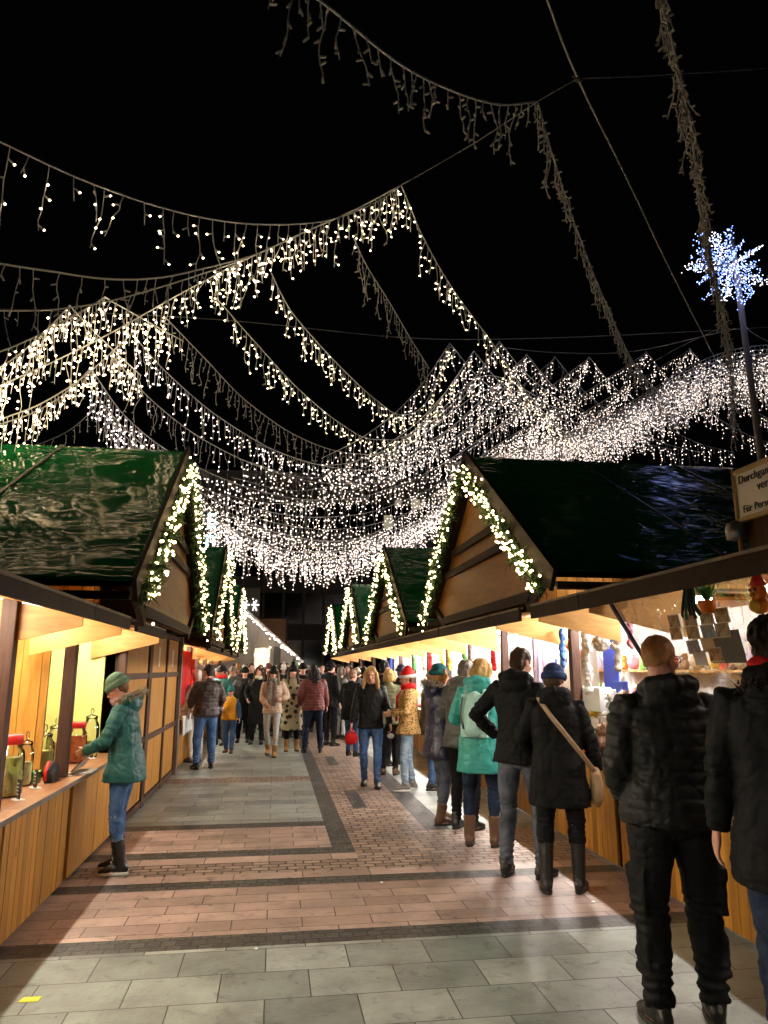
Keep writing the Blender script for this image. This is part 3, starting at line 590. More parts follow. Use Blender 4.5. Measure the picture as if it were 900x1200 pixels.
for i in range(4):
    o = i*15; y0 = 17.5+i*1.2
    icicles('one of the dense strings in the middle of the light canopy above the far lane', [(300-o, 520+o*1.3, y0), (380-o, 545+o, y0+.6), (450-o*.4, 528+o*.9, y0+1), (510, 486+o*.9, y0+1.6), (570+o*.5, 440+o, y0+2.2), (640+o, 470+o*.6, y0+2.8)], .16, (.25, .65), led='cool', br=0.0148, per=.14, seg=8, group='dense middle light strings')
for i in range(10):
    f = i/9; Y = 13.5+i*.45; o = f*34
    icicles('one of the packed strings of the bright light arch over the right roof', [(520+o, 545+o*.25, Y+1.5), (600, 528+o*.5, Y+1), (680, 502+o*.55, Y+.6), (745, 468+o*.7, Y+.3), (800, 434+o*.9, Y), (845, 414+o*1.15, Y-.2), (890, 405+o*1.3, Y-.3), (960, 402+o*1.5, Y-.5)], .085, (.35, 1.0), led='arch', br=.0115, per=.14, seg=7, swing=.08, group='bright light arch')
# bare support cables, knots and the star on its pole
def cable(label, ctrl, r=.008, m='steel'):
    V, F = [], []; wire(V, F, spline([gy(*c) for c in ctrl], 6), r, 5); return tag(new_obj('support_cable', me_of('support_cable', V, F, True), None, M[m]), label, 'cable', 'bare support cables')
cable('bare cable from the upper light knot to the top cable joint', [(470, 217, 7.), (555, 168, 6.4), (630, 119, 5.5), (677, 92, 5.2)], .006)
cable('long bare cable from the top edge down to the dense light arch', [(636, -14, 4.5), (677, 92, 5.2), (735, 210, 6.8), (785, 315, 9), (838, 420, 12)], .009, 'cable')
cable('bare cable from the top joint to the right edge', [(677, 92, 5.2), (770, 88, 5.2), (960, 76, 5.2)], .006)
cable('faint level cable behind the strings above the light peaks', [(-40, 360, 14), (250, 374, 15), (480, 396, 16), (640, 396, 16), (800, 389, 16), (960, 380, 16)], .010)
cable('second faint cable below the level one, over the light peaks', [(570, 405, 17), (650, 413, 17), (740, 412, 17), (862, 385, 13)], .010)
cable('guy cable from the star pole down to the right edge', [(868, 372, 12.8), (885, 392, 12), (960, 425, 11)], .008)
cable('guy cable from the star pole down to the left peaks', [(858, 378, 12.8), (790, 410, 14), (730, 446, 15)], .010)
Bk = Blob(); p = gy(677, 92, 5.2); Bk.ball(p, (.030, .03, .036)); Bk.tube([p+Vector((-.05, 0, .02)), p+Vector((.05, 0, -.02))], .012, 8)
tag(Bk.build('cable_clamp', M['greywood'], None, True), 'small clamp joining the bare cables near the top edge', 'cable clamp')
M['pole'] = plain('pale_wooden_pole', (.34, .28, .20), .7, vary=.25, scale=6, stretch=(3, 3, .4))
st = thing('light_star_pole', 'tall pale pole carrying a blue and white light star at the right edge', 'light pole', tuple(gy(893, 545, 12.9)))
pb, pt = gy(893, 545, 12.9), gy(856, 268, 13.0); pb2 = pb+(pb-pt)*(pb.z/(pt.z-pb.z)*.985); off = Vector(st.location)
Bp = Blob(); Bp.tube([pb2-off, pt-off], [.085, .055], 10); Bp.build('pole', M['pole'], st, True)
c0 = gy(852, 312, 12.85)-off
for key, nm in (('blue_led', 'blue_bulbs'), ('white_led', 'white_bulbs')):
    V, F = [], []
    for i in range(14):
        a = i*2*math.pi/14+.1; Lr = (.92 if i % 2 else .76)*RNG.uniform(.85, 1.08)
        if key == 'white_led' and i % 3 != 1: continue
        for k in range(60):
            t = .14+.86*RNG.random()**.8; wd = .042*(1-t*.3)
            b = np.array(c0)+np.array((math.cos(a)*Lr*t+RNG.normal()*wd*.55, RNG.normal()*.12, math.sin(a)*Lr*t+RNG.normal()*wd*.55)); bulb(V, F, b, .013)
    tag(new_obj(nm, me_of(nm, V, F, True), st, M[key]), kind='stuff')
V, F = [], []
for i in range(14):
    a = i*2*math.pi/14+.1; wire(V, F, [np.array(c0), np.array(c0)+np.array((math.cos(a)*.72, 0, math.sin(a)*.72))], .012, 4)
new_obj('star_frame', me_of('star_frame', V, F), st, M['steel'])
# ------------------------------------------------------------------ people
def cloth(name, c, rough=.75, bump=.25, sheen=.0, vary=.25, scale=9, spec=.25):
    M[name] = plain('cloth_'+name, c, rough, vary=vary, scale=scale, bump=bump, bscale=60, spec=spec, sheen=sheen, dist=.01); return name
for nm, c, r, sp in (('black_nylon', (.006, .006, .006), .58, .22), ('black_cloth', (.0055, .0055, .006), .7, .12), ('black_trouser', (.005, .005, .006), .65, .15), ('teal', (.012, .085, .08), .55, .35), ('sea_teal', (.04, .34, .31), .5, .4),
    ('navy', (.012, .016, .05), .36, .5), ('brown_jacket', (.035, .02, .016), .5, .4), ('maroon', (.13, .035, .03), .6, .3), ('beige', (.50, .36, .25), .55, .35), ('grey_jacket', (.07, .07, .065), .5, .4), ('olive', (.16, .16, .085), .6, .3), ('yellow', (.62, .30, .015), .5, .35),
    ('sage', (.12, .20, .14), .85, .1), ('grey_knit', (.30, .28, .26), .9, .1), ('red', (.55, .012, .012), .7, .2), ('white_fluff', (.8, .78, .74), .9, .1), ('blue_knit', (.03, .05, .13), .9, .1), ('teal_knit', (.02, .11, .12), .9, .1), ('pink_knit', (.5, .30, .30), .9, .1), ('blue_vest', (.02, .06, .15), .6, .3),
    ('cream', (.62, .54, .42), .8, .2), ('mint', (.36, .62, .58), .5, .35), ('tan_leather', (.30, .19, .11), .5, .4), ('tan_boot', (.36, .20, .08), .7, .2), ('brown_boot', (.12, .065, .04), .6, .3), ('black_boot', (.008, .008, .008), .4, .5), ('grey_shoe', (.22, .20, .18), .7, .2), ('white_sole', (.62, .62, .60), .6, .3), ('dark_sole', (.03, .025, .02), .6, .3),
    ('hair_black', (.010, .008, .008), .45, .5), ('hair_brown', (.05, .028, .015), .5, .4), ('hair_blond', (.46, .29, .11), .5, .4), ('hair_ginger', (.30, .13, .04), .5, .4), ('hair_fair', (.48, .26, .12), .6, .3), ('hair_grey', (.16, .14, .12), .5, .4), ('hair_light_brown', (.16, .09, .05), .5, .4), ('fur', (.34, .28, .21), .9, .1), ('fur_dark', (.03, .025, .022), .9, .1), ('purple', (.10, .04, .12), .7, .2), ('grey_trouser', (.09, .09, .095), .7, .2), ('eye', (.02, .015, .012), .15, .5), ('lips', (.42, .13, .11), .5, .3)):
    cloth(nm, c, r, spec=sp, vary=.3 if 'hair' not in nm else .5, scale=9 if 'hair' not in nm else 30)
def hairm(nm):
    n, l = M[nm].node_tree.nodes, M[nm].node_tree.links; M[nm].node_tree.nodes['Principled BSDF'].inputs['Specular IOR Level'].default_value = .2
    for x in n:
        if x.type == 'MAPPING': x.inputs['Scale'].default_value = (6, 6, 1)
for h in [k for k in M if k.startswith('hair')]: hairm(h)
def jeans_mat(name, c1, c2):
    m, n, l, b = mat(name); tc = N(n, 'ShaderNodeTexCoord')
    nz = N(n, 'ShaderNodeTexNoise', i_Scale=7., i_Detail=6., i_Distortion=.6); l.new(tc.outputs['Object'], nz.inputs['Vector'])
    rp = N(n, 'ShaderNodeValToRGB'); rp.color_ramp.elements[0].position = .35; rp.color_ramp.elements[1].position = .68; rp.color_ramp.elements[0].color = rgb(c1); rp.color_ramp.elements[1].color = rgb(c2)
    l.new(nz.outputs['Fac'], rp.inputs[0]); l.new(rp.outputs[0], b.inputs['Base Color']); b.inputs['Roughness'].default_value = .8; b.inputs['Specular IOR Level'].default_value = .2
    n2 = N(n, 'ShaderNodeTexNoise', i_Scale=140.); l.new(tc.outputs['Object'], n2.inputs['Vector']); bp = N(n, 'ShaderNodeBump', i_Strength=.3, i_Distance=.004); l.new(n2.outputs['Fac'], bp.inputs['Height']); l.new(bp.outputs[0], b.inputs['Normal']); return m
M['jeans'] = jeans_mat('blue_denim', (.03, .075, .19), (.09, .17, .34)); M['jeans_dark'] = jeans_mat('dark_denim', (.007, .012, .03), (.02, .034, .07)); M['jeans_light'] = jeans_mat('light_denim', (.18, .28, .40), (.42, .52, .62)); M['jeans_grey'] = jeans_mat('grey_denim', (.05, .06, .08), (.13, .15, .19)); M['jeans_pale'] = jeans_mat('pale_denim', (.40, .42, .42), (.58, .58, .56))
def spot_mat(name, base, spot, scale, lo, hi):
    m, n, l, b = mat(name); tc = N(n, 'ShaderNodeTexCoord'); vo = N(n, 'ShaderNodeTexVoronoi', i_Scale=scale, i_Randomness=.75)
    nz = N(n, 'ShaderNodeTexNoise', i_Scale=scale*1.3, i_Detail=2.); l.new(tc.outputs['Object'], nz.inputs['Vector'])
    mx = N(n, 'ShaderNodeMix', data_type='VECTOR'); mx.inputs['Factor'].default_value = .04; l.new(tc.outputs['Object'], mx.inputs['A']); l.new(nz.outputs['Color'], mx.inputs['B']); l.new(mx.outputs['Result'], vo.inputs['Vector'])
    rp = N(n, 'ShaderNodeValToRGB'); e = rp.color_ramp.elements; e[0].position = lo; e[0].color = rgb(spot); e[1].position = hi; e[1].color = rgb(base)
    l.new(vo.outputs['Distance'], rp.inputs[0]); l.new(rp.outputs[0], b.inputs['Base Color']); b.inputs['Roughness'].default_value = .85; return m
M['leopard'] = spot_mat('leopard_print', (.55, .33, .11), (.03, .018, .012), 38, .34, .46); M['hearts'] = spot_mat('dark_heart_print', (.42, .37, .24), (.02, .017, .015), 9, .36, .42)
M['check'] = spot_mat('checked_scarf', (.30, .26, .22), (.08, .06, .06), 40, .3, .5)
def skin_mat(nm, c):
    m, n, l, b = mat(nm); tc = N(n, 'ShaderNodeTexCoord'); nz = N(n, 'ShaderNodeTexNoise', i_Scale=18., i_Detail=4.); l.new(tc.outputs['Object'], nz.inputs['Vector'])
    mx = N(n, 'ShaderNodeMix', data_type='RGBA'); mx.inputs['A'].default_value = rgb((c[0]*1.05, c[1]*.82, c[2]*.78)); mx.inputs['B'].default_value = rgb(c); l.new(nz.outputs['Fac'], mx.inputs['Factor']); l.new(mx.outputs['Result'], b.inputs['Base Color'])
    b.inputs['Roughness'].default_value = .5; b.inputs['Subsurface Weight'].default_value = .12; b.inputs['Subsurface Radius'].default_value = (.02, .008, .004); b.inputs['Subsurface Scale'].default_value = .5; return m
M['skin'] = skin_mat('fair_skin', (.56, .33, .25)); M['skin_dark'] = skin_mat('tan_skin', (.40, .21, .14))
def rotx(a): c, s = math.cos(a), math.sin(a); return np.array([[1, 0, 0], [0, c, -s], [0, s, c]])
def roty(a): c, s = math.cos(a), math.sin(a); return np.array([[c, 0, s], [0, 1, 0], [-s, 0, c]])
def rotz(a): c, s = math.cos(a), math.sin(a); return np.array([[c, -s, 0], [s, c, 0], [0, 0, 1]])
def ik(a, t, l1, l2, pole):
    a, t = np.array(a, float), np.array(t, float); d = t-a; L = np.linalg.norm(d); mx = (l1+l2)*.995
    if L > mx: t = a+d/L*mx; d = t-a; L = mx
    d = d/L; x = (l1*l1-l2*l2+L*L)/(2*L); h = math.sqrt(max(0, l1*l1-x*x)); p = np.array(pole, float); p = p-d*(p@d); p /= np.linalg.norm(p)+1e-9
    return a+d*x+p*h, t
def lerp(a, b, t): return np.array(a)*(1-t)+np.array(b)*t
def seg_t(P, A, Bv):
    A, Bv = np.array(A), np.array(Bv); d = Bv-A; L = d@d; t = np.clip(((P-A)@d)/L, 0, 1); return t, np.linalg.norm(P-(A+t[:, None]*d), axis=1)
def person(label, px, py, face, H=1.7, girth=1., sw=1., lean=0., twist=0., head=(0, 0), feet=None, hands=((-.30, .03, .80), (.30, .03, .80)), poleL=None, poleR=None, jacket='black_cloth', style='coat', hem=.80, sleeve=1., legs='jeans', fit=1., shoes='black_boot', boot=.16, sole='dark_sole',
           hair=('short', 'hair_brown'), hat=None, scarf=None, hood=None, skin='skin', vox=.011, mitt=None, glasses=False, cargo=False, vest=None, extras=(), group=None, at=None, lace=False, name='person', curl=.7):
    k = H/1.75; loc = gz(px, py) if at is None else Vector(at)
    root = thing('person', label, 'person', (loc.x, loc.y, 0), R(face), group); root.scale = (k, k, k)
    feet = feet or ((-.105, 0, 8), (.105, .0, -8)); vox = vox/k
    hipx = sum(f[0] for f in feet)/2; hipy = sum(f[1] for f in feet)/2; spread = max(abs(feet[0][1]-feet[1][1]), abs(feet[0][0]-feet[1][0])-.2)
    drop = -.010+.12*spread*spread; HB = np.array((hipx, hipy, -drop)); PIV = np.array((0, 0, .98)); RL, RTw = rotx(-R(lean)), rotz(R(twist))
    def T(p):
        p = np.atleast_2d(np.array(p, float)); wgt = np.clip((p[:, 2]-.88)/.22, 0, 1); out = np.empty_like(p)
        for i, (q, g) in enumerate(zip(p, wgt)):
            out[i] = q if g <= 0 else PIV+rotx(-R(lean)*g)@(rotz(R(twist)*g)@(q-PIV))
        return out+HB
    T1 = lambda p: T(p)[0]
    NB = T1((0, -.01, 1.47)); HP = T1((0, .012, 1.525)); RH = RL@RTw@rotz(R(head[0]))@rotx(-R(head[1]))
    Hd = lambda p: HP+RH@np.array(p, float)
    sh = [T1((x*.165*sw, -.015, 1.405)) for x in (-1, 1)]; HW = []; EL = []; tl = []
    for i, x in enumerate((-1, 1)):
        pole = (poleL, poleR)[i] or (x*.5, -.7, -.3); e, w_ = ik(sh[i], np.array(hands[i])+HB*np.array((1, 1, 1)), .285, .255, pole); EL.append(e); HW.append(w_)
    AN = []; KN = []; HI = []
    for f, x in zip(feet, (-1, 1)):
        h = HB+np.array((x*.092, 0, .915)); fd = rotz(R(f[2]))@np.array((0, 1, 0)); a = np.array((f[0], f[1], .085+(f[3] if len(f) > 3 else 0))); kn, a = ik(h, a, .425, .42, fd+np.array((x*.1, 0, 0))); HI.append(h); KN.append(kn); AN.append(a)
    # --- the body: one continuous skin with head, hands and legs
    B = Blob(); th = np.linspace(0, 2*math.pi, 18, endpoint=False)
    def ring(z, rx, ry, yo=0., n=18, pw=2.2):
        t = np.linspace(0, 2*math.pi, n, endpoint=False); c, s_ = np.cos(t), np.sin(t); return np.stack([np.sign(c)*np.abs(c)**(2/pw)*rx, np.sign(s_)*np.abs(s_)**(2/pw)*ry+yo, np.full(n, z)], 1)
    B.loft([T(ring(z, rx*.9*sw, ry*.9)) for z, rx, ry in ((.86, .14, .09), (.96, .155, .10), (1.08, .135, .09), (1.25, .155, .105), (1.38, .15, .09), (1.45, .07, .06))])
    B.tube([NB-(NB-T1((0, 0, 1.40)))*.5, NB, Hd((0, -.012, .035)), Hd((0, -.005, .08))], [.062*(.4+.6*girth), .055*(.1+.9*girth), .053*(.1+.9*girth), .05], 12)
    for i in (0, 1):
        B.tube([sh[i], lerp(sh[i], EL[i], .5), EL[i], lerp(EL[i], HW[i], .4), HW[i]], [.05, .045, .038, .036, .026], 10)
        B.tube([HI[i], lerp(HI[i], KN[i], .5), KN[i], lerp(KN[i], AN[i], .35), AN[i]], [.085, .072, .053, .052, .036], 12)
        B.ball(AN[i]+rotz(R(feet[i][2]))@np.array((0, .06, -.045)), (.04, .11, .035), rotz(R(feet[i][2])))
    B.ball(Hd((0, -.008, .125)), (.074, .093, .088), RH); B.ball(Hd((0, .022, .065)), (.060, .066, .078), RH); B.ball(Hd((0, .050, .020)), (.036, .036, .028), RH)
    B.tube([Hd((0, .085, .105)), Hd((0, .097, .082)), Hd((0, .107, .062)), Hd((0, .088, .052))], [.010, .012, .015, .010], 8)
    B.ball(Hd((0, .078, .118)), (.048, .014, .012), RH); B.ball(Hd((0, .084, .032)), (.024, .010, .011), RH)
    for x in (-1, 1):
        B.ball(Hd((x*.076, -.008, .085)), (.010, .020, .032), RH@rotz(x*.35)); B.ball(Hd((x*.040, .063, .072)), (.020, .018, .018), RH)
    fr = max(.0085, vox*.62)
    for i, x in enumerate((-1, 1)):
        if mitt and mitt[i] == 'none': continue
        d = HW[i]-EL[i]; d /= np.linalg.norm(d); nrm = np.array((x, 0., 0.))-d*(x*d[0])+np.array((0, -.2, .0)); nrm -= d*(nrm@d); nrm /= np.linalg.norm(nrm); sd = np.cross(nrm, d)*(1 if x > 0 else -1)
        Rm = np.stack([sd, d, nrm], 1); W = HW[i]; palm = -nrm
        B.ball(W+d*.045, (.042, .055, .017), Rm)
        for j, (o, l) in enumerate(((.033, .070), (.012, .080), (-.010, .075), (-.031, .058))):
            b0 = W+d*.082+sd*o; c_ = curl*(1+.12*j); p1 = b0+(d*math.cos(c_*.5)+palm*math.sin(c_*.5))*l*.5; p2 = p1+(d*math.cos(c_*1.3)+palm*math.sin(c_*1.3))*l*.32; p3 = p2+(d*math.cos(c_*1.9)+palm*math.sin(c_*1.9))*l*.25
            B.tube([b0-d*.03, b0, p1, p2, p3], [fr, fr, fr*.97, fr*.92, fr*.8], 7)
        q0 = W+d*.022+sd*.034; q1 = q0+(d*.7+sd*.65+palm*.3)*.034; q2 = q1+(d*.9+sd*.25+palm*.4)*.03
        B.tube([W+d*.01+sd*.015, q0, q1, q2], [.014, .013, fr*1.1, fr*.9], 7)
    body = B.fuse('body', [M[skin], M['eye'], M['lips']], root, max(.0062/k, vox*.72), 3)
    me = body.data; n = len(me.polygons); c = np.empty(n*3, np.float32); me.polygons.foreach_get('center', c); c = (c.reshape(-1, 3)-HP)@RH; mi = np.zeros(n, np.int32)
    for x in (-1, 1): mi[(np.abs(c[:, 0]-x*.031) < .013) & (np.abs(c[:, 2]-.099) < .0065) & (c[:, 1] > .055)] = 1
    mi[(np.abs(c[:, 0]) < .022) & (np.abs(c[:, 2]-.031) < .007) & (c[:, 1] > .078)] = 2
    me.polygons.foreach_set('material_index', mi)
    # --- clothes
    g = girth; puff = style == 'puffer'; e = .022 if puff else .014; off = random.uniform(0, 99)
    SH, HE = [np.array(p) for p in sh], NB
    axis = [(T1((0, 0, .7)), T1((0, 0, 1.45)))]+[(SH[i], EL[i]) for i in (0, 1)]+[(EL[i], HW[i]) for i in (0, 1)]
    def jdisp(P):
        out = fbm(P, (9, 9, 6), off)*.010+fbm(P, (22, 22, 11), off+5)*.0045
        cr = np.abs(fbm(P, (5, 5, 9), off+21, 2)); out -= .006*np.clip(.14-cr, 0, 1)/.14; cr = np.abs(fbm(P, (11, 11, 15), off+31, 1)); out -= .0025*np.clip(.15-cr, 0, 1)/.15; out += .002
        ts = [seg_t(P, a, b) for a, b in axis]; D = np.stack([t[1] for t in ts]); D[0] -= .09; ix = D.argmin(0)
        for q, (a, b) in enumerate(axis):
            L = np.linalg.norm(np.array(b)-np.array(a)); mk = ix == q; s_ = ts[q][0][mk]*L
            if puff: out[mk] += -.0085*(1-np.abs(np.sin(math.pi*s_/(.058 if q == 0 else .055))))**2.2+.003
            elif q > 0: out[mk] += np.sin(s_*95+6*fbm(P[mk], (5, 5, 5), off+9, 1))*.0042*np.exp(-((ts[q][0][mk]-(1. if q < 3 else .15))/.45)**2)
        return out
    if jacket:
        B = Blob(); J = []
        prof = [(hem, .208, .168, .0), (hem+.07, .206, .166, .0), (.93, .198, .152, -.005), (1.06, .180, .132, 0), (1.18, .184, .134, .005), (1.30, .198, .138, .005), (1.39, .186, .118, -.01), (1.445, .125, .090, -.012), (1.475, .085, .078, -.008)]
        prof = [q for i, q in enumerate(prof) if i < 2 or q[0] > hem+.09]
        for z, rx, ry, yo in prof:
            fl = 1.08 if (z < .9 and style == 'coat') else 1.
            J.append(T(ring(z, (rx*sw*(.93+.07*g) if z > 1.25 else rx*g*fl*.97)+e-.012, ry*g*fl+e-.012, yo, 24, 2.35)))
        B.loft(J)
        for i in (() if vest else (0, 1)):
            ar = (1.0 if puff else .88)*sleeve*(.5+.5*g)
            wr = lerp(EL[i], HW[i], .97); B.tube([lerp(sh[i], T1((0, -.01, 1.38)), .35), sh[i], lerp(sh[i], EL[i], .35), lerp(sh[i], EL[i], .8), EL[i], lerp(EL[i], HW[i], .35), lerp(EL[i], HW[i], .75), wr], [.07*ar, .082*ar, .079*ar, .070*ar, .066*ar, .064*ar, .056*ar, .048*ar], 14)
        if style != 'fleece': B.tube([NB-(HP-NB)*.3, NB+(HP-NB)*.55], [.085, .074], 14)
        if hood in ('down', 'fur', 'fluffy'):
            B.ball(T1((0, -.105, 1.44)), (.135, .062, .085), RL@rotx(.35)); B.tube([T1((-.11, -.03, 1.475)), T1((-.10, -.10, 1.50)), T1((0, -.15, 1.515)), T1((.10, -.10, 1.50)), T1((.11, -.03, 1.475))], [.035, .045, .048, .045, .035], 10)
        o = B.fuse('vest' if vest else 'jacket', M[jacket], root, vox, 3, jdisp)
        if vest:
            B = Blob(); 
            for i in (0, 1): B.tube([lerp(sh[i], T1((0, -.01, 1.38)), .25), lerp(sh[i], EL[i], .6), EL[i], lerp(EL[i], HW[i], .5), lerp(EL[i], HW[i], .97)], [.075, .076, .07, .066, .054], 12)
            B.fuse('sleeve', M[vest], root, vox, 3)
    if hood in ('fur', 'fluffy'):
        V, F = [], []; dz = .055 if hood == 'fluffy' else 0; arc = [T1((p[0], p[1], p[2]-dz)) for p in ((-.125, .03, 1.47), (-.135, -.07, 1.50), (-.085, -.165, 1.535), (0, -.19, 1.545), (.085, -.165, 1.535), (.135, -.07, 1.50), (.125, .03, 1.47))]
        A = np.array(arc)
        for i in range((900 if hood == 'fur' else 1600) if vox < .012 else 260):
            t = RNG.random()*(len(A)-1.001); j = int(t); p = A[j]+(A[j+1]-A[j])*(t-j)+RNG.normal(0, .012, 3); d = RNG.normal(0, 1, 3)+np.array((0, -.3, .3)); d /= np.linalg.norm(d); u = np.cross(d, RNG.normal(0, 1, 3)); u /= np.linalg.norm(u); l = RNG.uniform(.03, .06)*(1 if hood == 'fur' else .5); q = len(V)
            V += [p-u*.006, p+u*.006, p+d*l]; F.append((q, q+1, q+2))
        new_obj('fur_trim', me_of('fur_trim', V, F), root, M['fur' if hood == 'fur' else 'fur_dark'])
    if legs:
        B = Blob(); B.loft([T(ring(z, rx*g, ry*g, -.008, 20)) for z, rx, ry in ((.80, .10, .08), (.86, .165, .118), (.95, .172, .124), (1.03, .160, .115))])
        lo = boot-.06 if boot > .2 else .06
        def ldisp(P):
            o = fbm(P, (11, 11, 8), off)*.008; cr = np.abs(fbm(P, (9, 9, 14), off+21, 2)); o -= .005*np.clip(.14-cr, 0, 1)/.14
            for i in (0, 1):
                t, dd = seg_t(P, KN[i], AN[i]); mk = (dd < .10) & (P[:, 2] < .62); z = P[mk, 2]
                o[mk] += np.sin(z*120+7*fbm(P[mk], (6, 6, 6), off+3, 1))*.005*(np.exp(-((z-.16)/.12)**2)+.7*np.exp(-((z-.50)/.10)**2))*(1.5 if fit > 1.1 else 1)
            return o
        for i in (0, 1):
            end = lerp(AN[i], KN[i], max(0, (lo-.085)/.40)); f_ = fit
            B.tube([HI[i]+np.array((0, 0, .05)), lerp(HI[i], KN[i], .25), lerp(HI[i], KN[i], .6), KN[i], lerp(KN[i], AN[i], .35), lerp(KN[i], end, .75), end], [.100*g, .096*g*(.6+.4*f_), .084*(.4+.6*f_), .068*f_, .066*f_, .056*f_, (.046 if boot > .2 else .055*f_)], 14)
            if cargo:
                x = (-1, 1)[i]; c_ = lerp(HI[i], KN[i], .80); B.box(c_+np.array((x*.05-.035, -.075, -.12)), c_+np.array((x*.05+.062, .055, .075)), rotz(-x*.3)); B.box(c_+np.array((x*.05-.035, -.083, .03)), c_+np.array((x*.05+.070, .062, .085)), rotz(-x*.3))
                c_ = lerp(KN[i], AN[i], .45); B.box(c_+np.array((x*.04-.03, -.06, -.11)), c_+np.array((x*.04+.05, .045, .05)), rotz(-x*.3))
        B.fuse('trousers', M[legs], root, vox, 3, ldisp)
    for i in (0, 1):
        f = feet[i]; Rf = rotz(R(f[2])); lift = f[3] if len(f) > 3 else 0; base = np.array((AN[i][0], AN[i][1], lift)); P = lambda p: base+Rf@np.array(p, float)
        B = Blob()
        def fr_(y, rx, z0, z1): t = np.linspace(0, 2*math.pi, 14, endpoint=False); return np.array([P((math.cos(a)*rx, y, (z0+z1)/2+math.sin(a)*(z1-z0)/2)) for a in t])
        B.loft([fr_(-.078, .022, .025, .075), fr_(-.06, .036, .014, .10), fr_(0, .042, .012, .115), fr_(.06, .045, .012, .095), fr_(.115, .047, .012, .072), fr_(.155, .040, .014, .058), fr_(.178, .022, .018, .045)])
        top = lerp(AN[i], KN[i], max(.05, (boot-.085)/.40)); B.tube([P((0, -.012, .05)), AN[i]+Rf@np.array((0, -.008, 0)), top], [.046, .050, .062 if boot > .2 else .05], 12)
        s_ = B.fuse('boot' if boot > .13 else 'shoe', M[shoes], root, max(.008, vox*.8), 2, lambda Q: fbm(Q, (30, 30, 30), off)*.003)
        B = Blob(); o_ = []
        for a in np.linspace(0, 2*math.pi, 20, endpoint=False):
            yy = math.cos(a); o_.append(P((math.sin(a)*(.047+.006*max(0, yy)-.004*max(0, -yy)), .05+yy*.136, .0)))
        B.prism(o_, (0, 0, .026)); B.build('sole', M[sole], s_, bevel=.006)
        if lace:
            B = Blob()
            for j in range(5): z = .10+.03*j; B.tube([P((-.03, .062-.012*j, z)), P((0, .078-.014*j, z+.006)), P((.03, .062-.012*j, z+.012))], .004, 5)
            B.build('laces', M['grey_knit'], s_, True)
    # --- hair and headgear
    hv = max(.008, vox*.7)
    if hair and hair[0]:
        kind, hm = hair; B = Blob(); B.ball(Hd((0, -.018, .138)), (.083, .096, .086), RH); B.ball(Hd((0, -.045, .085)), (.076, .062, .085), RH)
        if kind == 'crop': B = Blob(); B.ball(Hd((0, -.014, .140)), (.0775, .095, .081), RH); B.ball(Hd((0, -.046, .105)), (.069, .056, .05), RH)
        if kind == 'bob':
            B.ball(Hd((0, -.04, .07)), (.098, .075, .10), RH)
            for x in (-1, 1): B.tube([Hd((x*.07, .02, .17)), Hd((x*.092, .025, .09)), Hd((x*.088, .02, .0))], [.03, .034, .02], 9)
        if kind in ('long', 'curly'):
            wd = .115 if kind == 'curly' else .085
            B.loft([[Hd((math.cos(a)*wx, -.055+math.sin(a)*wy+yo, z)) for a in th] for z, wx, wy, yo in ((.16, .07, .05, .0), (.06, wd, .055, -.01), (-.05, wd*1.15, .055, -.03), (-.16, wd*1.15, .05, -.045), (-.26, wd*.8, .035, -.05))])
            for x in (-1, 1): B.tube([Hd((x*.05, .05, .19)), Hd((x*.092, .02, .11)), Hd((x*.100, .03, .0)), Hd((x*.105, .075, -.12)), Hd((x*.09, .11, -.22))], [.02, .026, .03, .034, .018], 9)
        if kind == 'curlytop': B.ball(Hd((0, -.02, .14)), (.094, .105, .098), RH)
        if kind == 'ears': B = Blob(); B.ball(Hd((0, -.05, .08)), (.078, .055, .07), RH)
        amp = {'curly': .020, 'curlytop': .016, 'crop': .0035}.get(kind, .012); fq = 45 if kind[:5] == 'curly' else (60 if kind == 'crop' else 26)
        B.fuse('hair', M[hm], root, hv, 2, lambda Q: fbm(Q, (fq, fq, fq*(.9 if kind == 'curly' else .35)), off)*amp)
    if hat:
        kind, hm = hat[:2]; B = Blob()
        if kind == 'santa':
            tip = hat[3] if len(hat) > 3 else (.16, -.10, .10)
            B.loft([[Hd((math.cos(a)*r+x, math.sin(a)*r*1.15+y, z)) for a in th] for z, r, x, y in ((.115, .092, 0, -.012), (.17, .088, 0, -.012), (.225, .07, .015, -.02), (.255, .05, .05, -.035))]); B.tube([Hd((.03, -.03, .235)), Hd((.09, -.06, .245)), Hd(tip)], [.06, .045, .016], 10); h = B.fuse('hat', M[hm], root, hv, 2, lambda Q: fbm(Q, (20, 20, 20), off)*.004)
            B = Blob(); B.tube([Hd((math.cos(a)*.090, math.sin(a)*.105-.012, .125)) for a in np.linspace(0, 2*math.pi, 25)], .026, 10); B.ball(Hd(tip), .035); B.fuse('hat_brim', M['white_fluff'], h, hv, 1, lambda Q: fbm(Q, (60, 60, 60), off)*.006)
        else:
            up = hat[2] if len(hat) > 2 else 0.
            B.loft([[Hd((math.cos(a)*r, math.sin(a)*r*1.16-.014+y, z)) for a in th] for z, r, y in ((.100, .085, 0), (.14, .091, 0), (.185, .083, -.004), (.215+up*.5, .060, -.008), (.232+up, .030, -.012), (.236+up, .008, -.012))])
            h = B.fuse('hat', M[hm], root, hv, 2, lambda Q: fbm(Q, (16, 16, 16), off)*.005)
            B = Blob(); B.tube([Hd((math.cos(a)*.088, math.sin(a)*.103-.014, .120)) for a in np.linspace(0, 2*math.pi, 25)], [.022]*25, 10, flat=1.5); B.fuse('hat_cuff', M[hat[3] if len(hat) > 3 and isinstance(hat[3], str) else hm], h, hv, 1)
